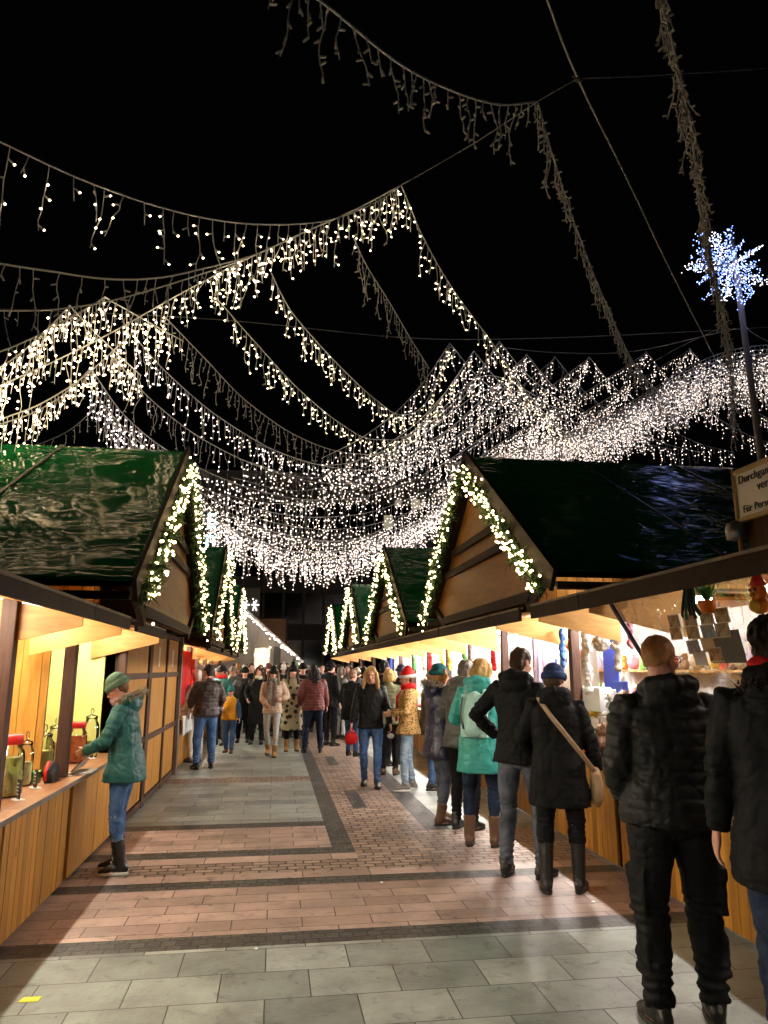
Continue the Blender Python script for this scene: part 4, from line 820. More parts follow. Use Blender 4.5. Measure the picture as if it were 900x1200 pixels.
            if kind == 'pompom': B = Blob(); B.ball(Hd((0, -.012, .265)), .042); B.fuse('pompom', M[hat[4] if len(hat) > 4 else hm], h, hv, 0, lambda Q: fbm(Q, (60, 60, 60), off)*.012)
    if scarf:
        kind, hm = scarf; B = Blob(); C = lerp(NB, HP, 1.15 if kind == 'high' else .55)
        B.tube([C+RL@np.array((math.cos(a)*.080, math.sin(a)*.085, .012*math.sin(2*a))) for a in np.linspace(0, 2*math.pi, 25)], .036, 10, flat=1.3)
        if kind == 'ends':
            for x in (-.05, .045): B.tube([T1((x, .09, 1.46)), T1((x*1.2, .165, 1.36)), T1((x*1.1, .178, 1.15)), T1((x, .18, .98 if x < 0 else 1.06))], [.032, .045, .05, .05], 10, flat=.35, ref=(0, 1, 0))
        if kind == 'back': B.tube([T1((-.06, -.09, 1.47)), T1((-.10, -.155, 1.38)), T1((-.11, -.165, 1.15)), T1((-.10, -.17, .92))], [.03, .05, .055, .055], 10, flat=.35, ref=(0, 1, 0))
        B.fuse('scarf', M[hm], root, hv*1.1, 2, lambda Q: fbm(Q, (14, 14, 22), off)*.008)
    if glasses:
        B = Blob()
        for x in (-1, 1):
            B.tube([Hd((x*.032+math.cos(a)*.024, .097, .099+math.sin(a)*.018)) for a in np.linspace(0, 2*math.pi, 15)], .0022, 5); B.tube([Hd((x*.055, .096, .103)), Hd((x*.078, .06, .103)), Hd((x*.082, -.01, .095))], .0026, 5)
        B.tube([Hd((-.01, .10, .102)), Hd((.01, .10, .102))], .0022, 5); B.build('glasses', M['black_metal'], root, True)
    root['_'] = 0; del root['_']
    return dict(root=root, T=T1, Hd=Hd, W=lambda p: root.matrix_world@Vector(p), k=k, HW=HW, loc=loc, face=face, EL=EL, RL=RL, SH=sh)
def wpt(P, p):
    """a point of the person's own frame in the world"""
    q = rotz(R(P['face']))@(np.array(p, float)*P['k']); return np.array((P['loc'].x, P['loc'].y, 0))+q
# ---- the visitors nearest the camera
BM = person('man in a black quilted jacket and cargo trousers with cropped reddish hair, back turned', 812, 1203, -10, 1.80, 1.13, 1.1, twist=0, head=(-52, 2), feet=((-.15, -.02, 10), (.12, .03, -12)), hands=((-.19, .17, .96), (.19, .17, .96)), poleL=(-.45, -.9, 0), poleR=(.45, -.9, 0), jacket='black_nylon', style='puffer', hem=.86, legs='black_trouser', fit=1.22, cargo=True, shoes='black_boot', boot=.14, hair=('crop', 'hair_fair'), hood='down', glasses=True, vox=.009, curl=1.2)
RM = person('man at the right edge in black fleece with a red scarf', 0, 0, -32, 1.845, 1.12, 1.12, lean=3, head=(-10, 4), hands=((-.29, .10, .84), (.29, .05, .84)), jacket='black_cloth', style='coat', hem=.72, legs='jeans_dark', hair=('curlytop', 'hair_black'), hood='fluffy', scarf=('high', 'red'), vox=.009, curl=.35, at=(2.145, 2.92, 0))
BW = person('woman in a long black coat and navy beanie, back turned, at the bright toy counter', 660, 1046, -24, 1.665, 1.12, 1.05, lean=5, head=(-14, 6), feet=((-.12, -.03, 12), (.13, .05, -10)), hands=((-.22, .22, 1.02), (.34, .08, .78)), jacket='black_cloth', style='coat', hem=.64, legs='black_trouser', fit=1.05, shoes='black_boot', boot=.36, hair=('ears', 'hair_brown'), hat=('beanie', 'blue_knit'), scarf=('wrap', 'grey_knit'), hood='down', vox=.010)
JM = person('brown-haired man in a black jacket and grey jeans, hands in his pockets', 612, 1030, -42, 1.81, 1.0, 1.05, lean=4, head=(-20, 14), feet=((-.14, .02, 12), (.13, .10, -14)), hands=((-.25, .10, 1.02), (.22, .16, 1.02)), poleL=(-.8, -.5, 0), jacket='black_cloth', style='coat', hem=.84, legs='jeans_grey', fit=1.02, shoes='black_boot', boot=.12, hair=('short', 'hair_brown'), hood='down', vox=.010, lace=True)
TW = person('blond woman in a long sea-green coat and dark trousers with brown boots', 566, 992, -30, 1.74, 1.03, 1.0, lean=6, head=(-20, 14), feet=((-.13, 0, 10), (.11, .04, -6)), hands=((-.18, .28, 1.08), (.2, .28, 1.08)), jacket='sea_teal', style='coat', hem=.66, legs='jeans_dark', fit=.98, shoes='brown_boot', boot=.26, hair=('bob', 'hair_blond'), hood='down', vox=.011)
GJ = person('grey-haired visitor in a grey jacket half hidden by the sea-green coat', 545, 972, -45, 1.73, 1.05, 1.0, lean=6, head=(-10, 10), jacket='grey_jacket', style='puffer', hem=.82, legs='black_trouser', hair=('short', 'hair_grey'), hood='down', vox=.014, hands=((-.18, .25, 1.05), (.2, .25, 1.05)))
NW = person('ginger woman in a shiny navy coat with fur hood and teal beanie, eating', 516, 965, -68, 1.68, 1.02, .98, lean=-1, head=(-12, 4), feet=((-.10, .10, 6), (.10, -.06, -4)), hands=((-.12, .26, 1.16), (.07, .24, 1.37)), jacket='navy', style='coat', hem=.70, legs='jeans_grey', fit=1., shoes='brown_boot', boot=.22, hair=('bob', 'hair_ginger'), hat=('beanie', 'teal_knit'), hood='fur', vox=.011, curl=1.2)
GIRL = person('girl in a teal winter jacket and sage beanie leaning over the pickle counter', 140, 1022, 84, 1.60, 1.0, .95, lean=7, head=(4, 26), feet=((-.09, -.02, 6), (.10, .05, -4)), hands=((-.12, .34, 1.04), (.13, .34, 1.04)), poleL=(-.6, -.6, -.3), poleR=(.6, -.6, -.3), jacket='teal', style='coat', hem=.77, legs='jeans', fit=.92, shoes='black_boot', boot=.28, sole='white_sole', hair=('ears', 'hair_light_brown'), hat=('beanie', 'sage'), scarf=('wrap', 'pink_knit'), hood='fur', vox=.009, glasses=True, lace=True, curl=1.)
LJ = person('visitor in a leopard print jacket with a red Santa hat and scarf', 480, 926, 78, 1.61, 1.04, .98, head=(10, 6), feet=((-.10, .06, 10), (.10, -.04, -8)), hands=((-.15, .26, 1.1), (.15, .26, 1.1)), jacket='leopard', style='coat', hem=.80, legs='jeans_light', fit=1., shoes='grey_shoe', boot=.15, sole='white_sole', hair=('ears', 'hair_brown'), hat=('santa', 'red', 0, (.10, -.16, .12)), scarf=('ends', 'red'), vox=.012, mitt=None)
BL = person('blond woman in a black jacket and blue jeans walking towards the camera', 434, 922, 172, 1.675, 1.0, 1.0, head=(-6, 12), feet=((-.10, .14, 6), (.09, -.10, -6, .01)), hands=((-.30, .10, .84), (.30, .16, .82)), jacket='black_nylon', style='coat', hem=.84, legs='jeans', fit=.95, shoes='black_boot', boot=.18, hair=('long', 'hair_blond'), vox=.012, curl=1.1)
MH = person('dark-haired man looking to the right behind the blond woman in black', 450, 897, -65, 1.76, 1., 1.05, head=(0, 4), jacket='black_cloth', style='coat', hem=.8, legs='black_trouser', hair=('short', 'hair_black'), vox=.015)
OV = person('visitor in an olive jacket and black trousers with brown shoes, back turned', 456, 908, -20, 1.63, 1.05, 1., head=(-10, 4), jacket='olive', style='puffer', hem=.82, legs='black_trouser', shoes='brown_boot', boot=.14, hair=('bob', 'hair_blond'), vox=.014)
# ---- further back
MR = person('person with long dark curls in a maroon jacket and jeans, back turned', 366, 882, 4, 1.70, 1.16, 1.08, head=(0, 6), feet=((-.16, .02, 12), (.16, -.02, -10)), hands=((-.26, .14, .95), (.30, .12, .9)), jacket='maroon', style='puffer', hem=.84, legs='jeans_dark', fit=1.05, boot=.14, hair=('curly', 'hair_black'), vox=.014)
CM = person('man with a dark cap in black beside the maroon jacket', 386, 874, -50, 1.79, 1., 1.05, head=(10, 5), jacket='black_cloth', style='coat', hem=.78, legs='black_trouser', hair=('short', 'hair_black'), hat=('beanie', 'black_cloth'), vox=.016)
BE = person('woman in a beige jacket with long hair, black beanie and tan boots', 318, 886, 176, 1.67, .95, .96, head=(4, 4), feet=((-.07, .18, 4), (.08, -.14, -6, .02)), hands=((-.18, .20, 1.12), (.12, .26, 1.02)), jacket='beige', style='puffer', hem=.84, legs='jeans_pale', fit=.86, shoes='tan_boot', boot=.22, hair=('long', 'hair_light_brown'), hat=('beanie', 'black_cloth', .02), scarf=('ends', 'check'), vox=.012, curl=1.2)
HC = person('woman in a long coat printed with dark hearts, black beanie with pompom', 341, 880, 186, 1.70, 1.08, 1., head=(0, 4), jacket='hearts', style='coat', hem=.42, legs='black_trouser', shoes='tan_boot', boot=.24, hair=('long', 'hair_brown'), hat=('pompom', 'black_cloth', .01), vox=.013, hands=((-.26, .12, .95), (.26, .1, .95)))
BY = person('boy in a yellow vest and blue beanie walking with the crowd', 268, 882, 168, 1.28, 1.08, .95, head=(-4, 6), feet=((-.10, .12, 8), (.10, -.08, -8)), hands=((-.30, .12, .88), (.14, .30, 1.14)), jacket='yellow', style='puffer', hem=.86, vest='blue_vest', legs='jeans', fit=1.15, shoes='brown_boot', boot=.14, hair=('ears', 'hair_brown'), hat=('beanie', 'teal_knit', .01), vox=.013)
BJ = person('man in a dark brown quilted jacket and jeans standing at the left stall', 239, 901, 22, 1.70, 1.08, 1.06, head=(34, 4), feet=((-.14, 0, 12), (.13, .02, -14)), hands=((-.20, .28, 1.02), (.24, .22, 1.0)), jacket='brown_jacket', style='puffer', hem=.86, legs='jeans', fit=1.12, shoes='black_boot', boot=.12, hair=('short', 'hair_black'), vox=.012)
WH = person('visitor with white hair and cream trousers partly hidden by the brown jacket', 228, 893, 40, 1.62, 1., 1., lean=5, head=(20, 8), hands=((-.2, .3, 1.08), (.2, .3, 1.08)), jacket='grey_knit', style='coat', hem=.8, legs='cream', shoes='grey_shoe', hair=('short', 'white_fluff'), vox=.016)
far = [
 ('man in a teal jacket with a red scarf, looking down at the boy', 257, 873, 150, 1.70, 'teal', .82, 'grey_trouser', ('short', 'hair_black'), ('beanie', 'black_cloth'), ('wrap', 'red'), (-20, 14)),
 ('person in a plum jacket behind the teal jacket, head bowed', 252, 866, 190, 1.66, 'purple', .8, 'black_trouser', ('bob', 'hair_brown'), None, None, (-30, 14)),
 ('woman in a long black coat with an open cream collar, looking down', 300, 872, 176, 1.68, 'black_cloth', .44, 'black_trouser', ('long', 'hair_brown'), None, ('wrap', 'cream'), (14, 16)),
 ('person in a black padded coat with red mittens behind the boy', 284, 870, 182, 1.67, 'black_nylon', .5, 'black_trouser', ('short', 'hair_black'), ('beanie', 'black_cloth'), None, (0, 8)),
 ('man in black with a dark cap, right of the printed heart coat', 353, 871, 178, 1.76, 'black_cloth', .8, 'black_trouser', ('short', 'hair_black'), ('beanie', 'black_cloth'), None, (8, 4)),
 ('person in a navy coat with a violet bag strap beside the walking blond woman', 412, 886, -30, 1.62, 'black_cloth', .72, 'jeans', ('short', 'hair_light_brown'), None, None, (-30, 4)),
 ('visitor in a grey coat facing the right stalls behind the maroon jacket', 398, 866, -60, 1.68, 'grey_jacket', .6, 'jeans_pale', ('bob', 'hair_grey'), None, None, (0, 4)),
 ('tall dark-coated person at the back of the crowd, left of centre', 292, 858, 180, 1.78, 'black_cloth', .7, 'black_trouser', ('short', 'hair_brown'), None, None, (0, 0)),
 ('person with a mustard hat in the back of the crowd near the left stalls', 276, 856, 176, 1.74, 'brown_jacket', .8, 'black_trouser', ('bob', 'hair_brown'), ('pompom', 'tan_boot', .01), None, (0, 0)),
 ('person in a grey hat in the crowd behind the boy', 270, 857, 184, 1.70, 'grey_jacket', .8, 'black_trouser', ('short', 'hair_black'), ('beanie', 'grey_knit'), None, (6, 0)),
 ('woman with a dark red beanie just behind the beige jacket', 312, 862, 180, 1.76, 'black_nylon', .7, 'black_trouser', ('long', 'hair_brown'), ('beanie', 'maroon', .01), None, (0, 0)),
 ('person in a white fluffy hat in the crowd before the white stall', 330, 858, 186, 1.74, 'black_cloth', .7, 'black_trouser', ('bob', 'hair_black'), ('pompom', 'white_fluff', .01), None, (0, 0)),
 ('person in a green beanie with pompom behind the heart coat', 343, 866, 180, 1.80, 'black_cloth', .8, 'black_trouser', ('short', 'hair_brown'), ('pompom', 'sage', .01), None, (0, 0)),
 ('short person in dark clothes at the left end of the far crowd', 246, 862, 160, 1.64, 'black_cloth', .8, 'black_trouser', ('short', 'hair_black'), None, None, (0, 0)),
 ('person in a tan coat far down the lane, right of the curls', 420, 855, -40, 1.7, 'beige', .6, 'black_trouser', ('short', 'hair_brown'), None, None, (0, 0)),
 ('person in a red jacket far down the lane by the right stalls', 436, 862, -70, 1.66, 'red', .8, 'jeans_dark', ('bob', 'hair_black'), None, None, (0, 0)),
 ('person in a dark blue jacket far down the lane near the middle', 376, 850, 175, 1.75, 'navy', .8, 'jeans_dark', ('short', 'hair_brown'), None, None, (0, 0)),
 ('bareheaded person at the very back of the crowd under the white gable', 303, 850, 182, 1.76, 'grey_jacket', .8, 'black_trouser', ('short', 'hair_light_brown'), None, None, (0, 0)),
 ('person in a black hood at the very back, left of the white gable', 286, 848, 178, 1.74, 'black_cloth', .8, 'black_trouser', ('short', 'hair_black'), ('beanie', 'black_nylon', .02), None, (0, 0)),
 ('person in blue jacket and cream hat at the very back of the crowd', 322, 848, 184, 1.72, 'blue_vest', .8, 'black_trouser', ('bob', 'hair_brown'), ('beanie', 'cream', .01), None, (0, 0)),
 ('person with a pale scarf in the thick of the far crowd, below the lit window', 309, 855, 172, 1.70, 'black_cloth', .7, 'black_trouser', ('bob', 'hair_brown'), None, ('wrap', 'cream'), (10, 8)),
 ('tall person in a brown jacket at the back, right of the cream hat', 334, 850, 188, 1.80, 'brown_jacket', .8, 'black_trouser', ('short', 'hair_black'), None, None, (0, 0)),
 ('person in a violet jacket at the back, left of the dark blue jacket', 362, 852, 176, 1.70, 'purple', .8, 'black_trouser', ('bob', 'hair_black'), None, None, (0, 0)),
 ('person in a grey jacket and red beanie far down the right side of the lane', 392, 852, 160, 1.72, 'grey_jacket', .8, 'jeans_dark', ('short', 'hair_brown'), ('beanie', 'red', .01), None, (0, 0)),
 ('person in black far down the lane, between tan coat and dark parka', 408, 851, -30, 1.74, 'black_cloth', .7, 'black_trouser', ('short', 'hair_black'), None, None, (0, 0)),
 ('short person in an olive coat at the back, left end of the crowd', 262, 851, 176, 1.62, 'olive', .6, 'black_trouser', ('bob', 'hair_brown'), None, None, (0, 6)),
 ('visitor in a dark parka at the counter beyond the leopard jacket', 470, 895, -75, 1.70, 'black_nylon', .75, 'jeans', ('short', 'hair_grey'), ('beanie', 'navy'), None, (0, 4)),
 ('visitor in a pale hat at the right counters behind the navy coat', 506, 925, -80, 1.62, 'grey_jacket', .78, 'jeans', ('short', 'hair_grey'), ('beanie', 'grey_knit'), None, (0, 4)),
]
for lab, px, py, fc, H, jk, hem, lg, hr, ht, scf, hd in far:
    a = RNG.uniform(-.03, .10)
    person(lab, px, py, fc, H, RNG.uniform(.98, 1.12), 1., RNG.uniform(0, 4), head=hd, feet=((-.11, a, 8), (.11, -a, -8)), hands=((-.24, .12+a, .92), (.22, .18-a, 1.0)), jacket=jk, style=random.choice(['coat', 'puffer']), hem=hem, legs=lg, hair=hr, hat=ht, scarf=scf, vox=.019, group='people in the far crowd' if py < 876 else None)
for i in range(16):
    px = 258+i*11.4+RNG.uniform(-3, 3); py = RNG.uniform(852, 868); a = RNG.uniform(-.04, .1); hh_ = random.choice([None, None, ('beanie', 'black_cloth'), ('beanie', 'grey_knit'), ('beanie', 'maroon', .01)])
    person('one of the dark-clothed people partly hidden deep inside the far crowd', px, py, random.choice([180, 172, 190, -30, 20, 165]), RNG.uniform(1.62, 1.80), 1.05, 1., 2, head=(RNG.uniform(-25, 25), 6), feet=((-.11, a, 8), (.11, -a, -8)), hands=((-.22, .16, 1.0), (.22, .16, 1.0)), jacket=random.choice(['black_cloth', 'black_nylon', 'brown_jacket', 'grey_jacket', 'navy']), style='coat', hem=.7, legs='black_trouser', hair=(random.choice(['short', 'bob']), random.choice(['hair_black', 'hair_brown'])), hat=hh_, vox=.021, group='dark-clothed people inside the far crowd')
VN = person('stallholder in a dark blue jacket at the left edge behind the pickle jars', 0, 0, -70, 1.62, 1.05, 1., head=(0, 10), jacket='navy', style='puffer', hem=.8, legs='black_trouser', hair=('short', 'hair_black'), vox=.014, at=(-2.13, 5.32, 0))
# ---- bags and small things they carry
def free(B, name, m, label, cat, **k):
    return tag(B.fuse(name, m, None, k.pop('voxel', .008), 2, k.pop('disp', None)), label, cat)
W = lambda P, p: wpt(P, P['T'](p))
Rz = rotz(R(BW['face']))
B = Blob(); q = wpt(BW, (.30, .06, .80)); B.ball(q+np.array((0, 0, -.03)), (.055, .15, .13), Rz); B.ball(q+np.array((0, 0, .05)), (.04, .125, .10), Rz); B.box(q+np.array((-.035, -.12, -.10)), q+np.array((.035, .12, .10)), Rz)
bag = free(B, 'shoulder_bag', M['tan_leather'], 'tan shoulder bag on a long strap at the black coat woman’s hip', 'bag', voxel=.012)
B = Blob(); pts = [W(BW, p) for p in ((-.10, .10, 1.40), (-.14, .02, 1.475), (-.12, -.10, 1.45), (-.03, -.172, 1.32), (.08, -.178, 1.18), (.19, -.14, 1.04))]+[wpt(BW, (.29, -.03, .92))]
B.tube(spline(pts, 5), .019, 8, flat=.3, ref=(0, -1, 0)); B.build('strap', M['tan_leather'], bag, True)
B = Blob(); c_ = lambda p: W(TW, p); Rb = rotz(R(TW['face']))@TW['RL']
B.ball(c_((0, -.205, 1.18)), (.135, .075, .225), Rb); B.ball(c_((0, -.26, 1.08)), (.10, .05, .11), Rb); B.box(c_((0, -.19, 1.17))-np.array((.125, .05, .20)), c_((0, -.19, 1.17))+np.array((.125, .05, .20)), Rb)
bp = free(B, 'backpack', M['mint'], 'pale mint backpack worn over the sea-green coat', 'backpack', voxel=.010, disp=lambda Q: fbm(Q, (12, 12, 12), 3)*.006)
B = Blob(); B.tube(spline([c_(p) for p in ((-.10, -.262, 1.34), (-.115, -.275, 1.18), (-.08, -.30, 1.05))], 5), .009, 6); B.tube(spline([c_(p) for p in ((.10, -.262, 1.34), (.115, -.275, 1.18), (.08, -.30, 1.05))], 5), .009, 6); B.build('piping', M['grey_jacket'], bp, True)
for x in (-1, 1):
    B = Blob(); B.tube(spline([c_(p) for p in ((x*.09, -.17, 1.36), (x*.10, -.08, 1.50), (x*.115, .06, 1.455), (x*.12, .145, 1.32), (x*.16, .10, 1.15))], 5), .024, 8, flat=.35, ref=(0, 1, 0)); B.build('strap', M['mint'], bp, True)
B = Blob(); q = wpt(BL, (.28, .20, .70)); B.ball(q, (.10, .06, .085)); B.tube(spline([q+np.array((-.06, 0, .06)), q+np.array((0, 0, .14)), q+np.array((.06, 0, .06))], 5), .012, 6)
free(B, 'hand_bag', M['red'], 'small red bag in the hand of the walking blond woman', 'bag', voxel=.010)
B = Blob(); q = wpt(BL, (-.30, .16, .735)); B.ball(q, (.05, .035, .035)); free(B, 'paper_napkin', M['paper'], 'crumpled white napkin in the hand of the blond woman', 'napkin', disp=lambda Q: fbm(Q, (60, 60, 60))*.01)
B = Blob(); q = wpt(BJ, (-.30, .34, .92)); B.ball(q, (.10, .09, .15)); B.tube([q+np.array((0, 0, .1)), q+np.array((.02, 0, .24))], [.05, .02], 8); free(B, 'carrier_bag', M['cream'], 'cream carrier bag held at the left stall by the brown jacket', 'bag', voxel=.012, disp=lambda Q: fbm(Q, (14, 14, 14))*.02)
B = Blob(); q = wpt(NW, (.0, .33, 1.36)); B.tube([q+np.array((0, 0, -.03)), q+np.array((.0, 0, .04))], [.03, .035], 10); free(B, 'snack_cone', M['cream'], 'small pale snack held up by the navy coat woman', 'snack', voxel=.007)
# marks on clothes
def patch(parent, name, m, P, p, w_, h, nrm_ang=0.):
    """a thin sewn-on patch lying on the back of a jacket, in the person's own frame"""
    c = P['T'](p); Rm = P['RL']@rotz(nrm_ang); B = Blob(); B.box(c-np.array((w_/2, .004, h/2)), c+np.array((w_/2, .004, h/2)), Rm); return B.build(name, m, parent, bevel=.002)
ch = lambda P, n: [o for o in P['root'].children if o.name.split('.')[0] == n][0]
patch(ch(RM, 'jacket'), 'emblem', M['paper'], RM, (-.02, -.178, 1.335), .034, .036)
B = Blob(); c = RM['T']((-.02, -.184, 1.335)); B.tube([c+np.array((math.cos(a)*.010, -.0, math.sin(a)*.010)) for a in np.linspace(.4, 2*math.pi, 12)], .0028, 5); B.build('emblem_ring', M['black_cloth'], ch(RM, 'jacket'), True)
patch(ch(BM, 'jacket'), 'label_tag', M['grey_knit'], BM, (.15, -.165, .885), .055, .03, .3)
# ------------------------------------------------------------------ goods and small things
def colour(nm, c, rough=.45, **k):
    if nm not in M: M[nm] = plain(nm, c, rough, vary=.12, bump=0, **k)
    return M[nm]
for nm, c in (('red_plastic', (.60, .015, .012)), ('green_plastic', (.14, .45, .06)), ('blue_board', (.015, .05, .42)), ('orange_plush', (.75, .22, .02)), ('brown_plush', (.20, .10, .05)), ('white_plush', (.78, .76, .72)), ('pink_plush', (.65, .25, .32)), ('yellow_plush', (.75, .52, .06)), ('grey_plush', (.28, .28, .30)), ('blue_plush', (.04, .12, .42)), ('green_plush', (.08, .32, .07)),
    ('pickle_green', (.70, .65, .18)), ('pickle_yellow', (.78, .70, .28)), ('pickle_dark', (.52, .50, .12)), ('pickle_orange', (.60, .12, .02)), ('brine', (.42, .42, .22)), ('slate', (.03, .032, .034)), ('card_white', (.78, .78, .75)), ('lilac', (.45, .38, .55)), ('navy_hem', (.012, .018, .11)), ('gold', (.45, .36, .20)), ('scrap_yellow', (.75, .70, .04))): colour(nm, c)
def lathe(B, c, prof, n=20):
    c = np.array(c, float); t = np.linspace(0, 2*math.pi, n, endpoint=False)
    return B.loft([c+np.stack([np.cos(t)*r, np.sin(t)*r, np.full(n, z)], 1) for r, z in prof])
def jar(px, py, r, h, content, level, lid, label, z=.80, knob=True):
    p = gz(px, py, z); root = thing('storage_jar', label, 'jar', p, 0, 'jars on the left counter'); k = h
    B = Blob(); lathe(B, (0, 0, .004), [(r*.90, 0), (r, .02), (r, k*.62), (r*.93, k*.72), (r*.70, k*.80), (r*.68, k*.86)]); B.build('glass_body', M['glass'], root, True)
    B = Blob(); lathe(B, (0, 0, .010), [(r*.72, 0), (r*.84, .02), (r*.84, k*level)]); B.build('brine', M[content], root, True)
    B = Blob()
    for i in range(46):
        a = RNG.uniform(0, 6.28); q = r*RNG.uniform(.72, .82); zz = RNG.uniform(.03, k*level-.01); Rm = rotz(RNG.uniform(0, 6))@rotx(RNG.uniform(-.6, .6)); B.ball((math.cos(a)*q, math.sin(a)*q, zz), (r*.14, r*.14, r*.30), Rm, 8, 6)
    B.build('contents', M[content], root, True)
    B = Blob()
    if lid == 'glass': lathe(B, (0, 0, k*.86+.004), [(r*.74, 0), (r*.74, .018), (r*.3, .03), (r*.12, .04), (r*.24, .06), (r*.20, .085), (r*.05, .095)]); B.build('lid', M['glass'], root, True)
    else: lathe(B, (0, 0, k*.84), [(r*.80, 0), (r*.80, k*.13), (r*.76, k*.15)]); B.build('lid', M[lid], root, True)
jar(6, 934, .098, .40, 'pickle_dark', .60, 'red_plastic', 'large jar of dark green pickles with a red lid, at the left frame edge')
jar(27, 921, .055, .33, 'pickle_yellow', .48, 'glass', 'slim clear jar with pale yellow pickles and a glass knob lid')
jar(48, 908, .085, .34, 'pickle_green', .52, 'glass', 'wide jar of yellow-green pickles behind the black pouch')
jar(63, 893, .08, .34, 'pickle_yellow', .5, 'glass', 'glass-lidded jar of yellow pickles, last before the brown post')
jar(88, 894, .085, .36, 'pickle_orange', .62, 'red_plastic', 'jar of orange preserves with a red lid behind the brown post')
jar(104, 888, .075, .42, 'pickle_green', .35, 'glass', 'tall half empty jar next to the girl in teal')
def card(px, py, label, w_=.05, h=.13):
    p = gz(px, py, .80); root = thing('price_card', label, 'sign', p, R(-55), 'small slate price signs')
    B = Blob(); B.box((-.045, -.03, 0), (.045, .03, .008)); B.build('stand', M['card_white'], root, bevel=.002)
    B = Blob(); B.box((-w_/2, -.006, .009), (w_/2, .004, h)); c = B.build('slate', M['slate'], root, bevel=.002)
    B = Blob()
    for i in range(4): B.box((-w_*.34, -.0085, .035+i*.022), (w_*(.34-.12*(i % 2)), -.0065, .041+i*.022))
    B.build('chalk_marks', M['card_white'], c)
card(21, 938, 'slate price sign in front of the red-lidded pickle jar'); card(41, 924, 'slate price sign between the slim jar and the black pouch'); card(96, 894, 'slate price sign beside the jar of orange preserves', .045, .15); card(107, 889, 'slate price sign nearest the girl in teal', .045, .15)
p = gz(60, 916, .80); B = Blob(); B.ball(p+Vector((0, 0, .075)), (.045, .10, .075)); B.box(p+Vector((-.03, -.10, 0)), p+Vector((.03, .10, .07)))
o = free(B, 'belt_pouch', M['black_nylon'], 'black pouch with a red edge standing on the left counter', 'pouch'); B = Blob(); B.tube([p+Vector((-.02, -.10, .02)), p+Vector((-.02, -.105, .09)), p+Vector((-.01, -.06, .148))], .014, 7); B.build('red_edge', M['red_plastic'], o, True)
p = gz(37, 918, .80); B = Blob(); B.box(p+Vector((-.05, -.05, 0)), p+Vector((.05, .05, .085))); tag(B.build('cardboard_box', M['green_plastic'], None, bevel=.004), 'small bright green box between the jars on the left counter', 'box')
p = gz(96, 905, .80); root = thing('tongs_tray', 'heap of shiny metal tongs on a tray beside the girl', 'tongs', p)
B = Blob(); B.box((-.10, -.13, 0), (.10, .13, .012)); B.build('tray', M['steel'], root, bevel=.004)
M['chrome'] = plain('chrome', (.6, .6, .62), .15, 1., bump=0)
for i in range(6):
    B = Blob(); a = RNG.uniform(-.5, .5); z = .022+.011*i; c, s_ = math.cos(a), math.sin(a); B.bar((-.02*c+.01*i-.03, -.14, z), (.03*s_+.01*i-.03, .13, z+.01), .018, .006); B.build('tongs', M['chrome'], root)
p = gz(34, 1172); B = Blob(); B.prism([(p.x-.045, p.y-.025, .001), (p.x+.05, p.y-.03, .001), (p.x+.055, p.y+.028, .001), (p.x-.035, p.y+.03, .001)], (0, 0, .003)); tag(B.build('paper_scrap', M['scrap_yellow']), 'small yellow paper scrap lying on the grey paving', 'paper')
for px, py in ((447, 1035), (695, 1058), (150, 1020), (300, 1113)):
    p = gz(px, py); B = Blob(); B.ball(p+Vector((0, 0, .006)), (.02, .014, .006), rotz(px)); free(B, 'paper_crumb', M['card_white'], {447: 'white litter crumb on the pink paving in mid lane', 695: 'litter crumb by the black coat woman’s boots', 150: 'pale litter crumb beside the girl’s boots', 300: 'litter crumb on the dark stone band'}[px], 'litter', voxel=.004)
# ---- right counter: plush toys, boxes and hanging things
def plush(p, m, s, label, rz, m2=None, group=None):
    root = thing('plush_toy', label, 'plush toy', p, rz, group or 'plush toys on the right counters'); root.scale = (s, s, s)
    B = Blob(); B.ball((0, 0, .085), (.075, .065, .095)); B.ball((0, .015, .215), (.068, .064, .062))
    for x in (-1, 1): B.ball((x*.05, 0, .27), (.026, .016, .026)); B.ball((x*.075, .03, .12), (.028, .03, .055), roty(-x*.5)); B.ball((x*.055, .07, .03), (.034, .055, .030))
    B.fuse('plush_body', M[m], root, .012, 2, lambda Q: fbm(Q, (60, 60, 60), 2)*.006)
    B = Blob(); B.ball((0, .072, .200), (.028, .02, .022)); B.build('muzzle', M[m2 or 'white_plush'], root, True)
    for x in (-1, 1): B = Blob(); B.ball((x*.025, .074, .232), .008, None, 8, 6); B.build('eye', M['slate'], root, True)
def gift(p, m, sx, sy, h, label, rz):
    root = thing('gift_box', label, 'box', p, rz, 'boxes on the right counters'); B = Blob(); B.box((-sx, -sy, 0), (sx, sy, h)); B.build('box_body', M[m], root, bevel=.004)
    B = Blob(); B.box((-sx*.15, -sy-.003, .0), (sx*.15, sy+.003, h+.003)); B.build('ribbon', M['card_white' if m != 'card_white' else 'red_plastic'], root)
def hang(x, y, z0, z1, m, label, r=.03, name='hanging_garland', cat='garland', knobs=True):
    root = thing(name, label, cat, (x, y, z0), 0, 'things hanging over the right counters'); L = z1-z0
    B = Blob(); B.tube([(0, 0, L), (0, 0, L+.12)], .004, 5); B.build('cord', M['cable'], root)
    B = Blob(); z = .02
    while z < L: B.ball((RNG.normal()*.008, RNG.normal()*.008, z), (r*RNG.uniform(.85, 1.15), r, r*1.05)); z += r*1.1
    B.fuse('strand', M[m], root, .010, 1, lambda Q: fbm(Q, (45, 45, 45), 1)*.010)
hang(2.86, 6.52, 1.42, 2.05, 'white_plush', 'long fluffy white garland hanging in front of the blue board', .042)
hang(2.96, 6.10, 1.62, 2.08, 'white_plush', 'shorter white garland with a red end, right of the pompom', .034)
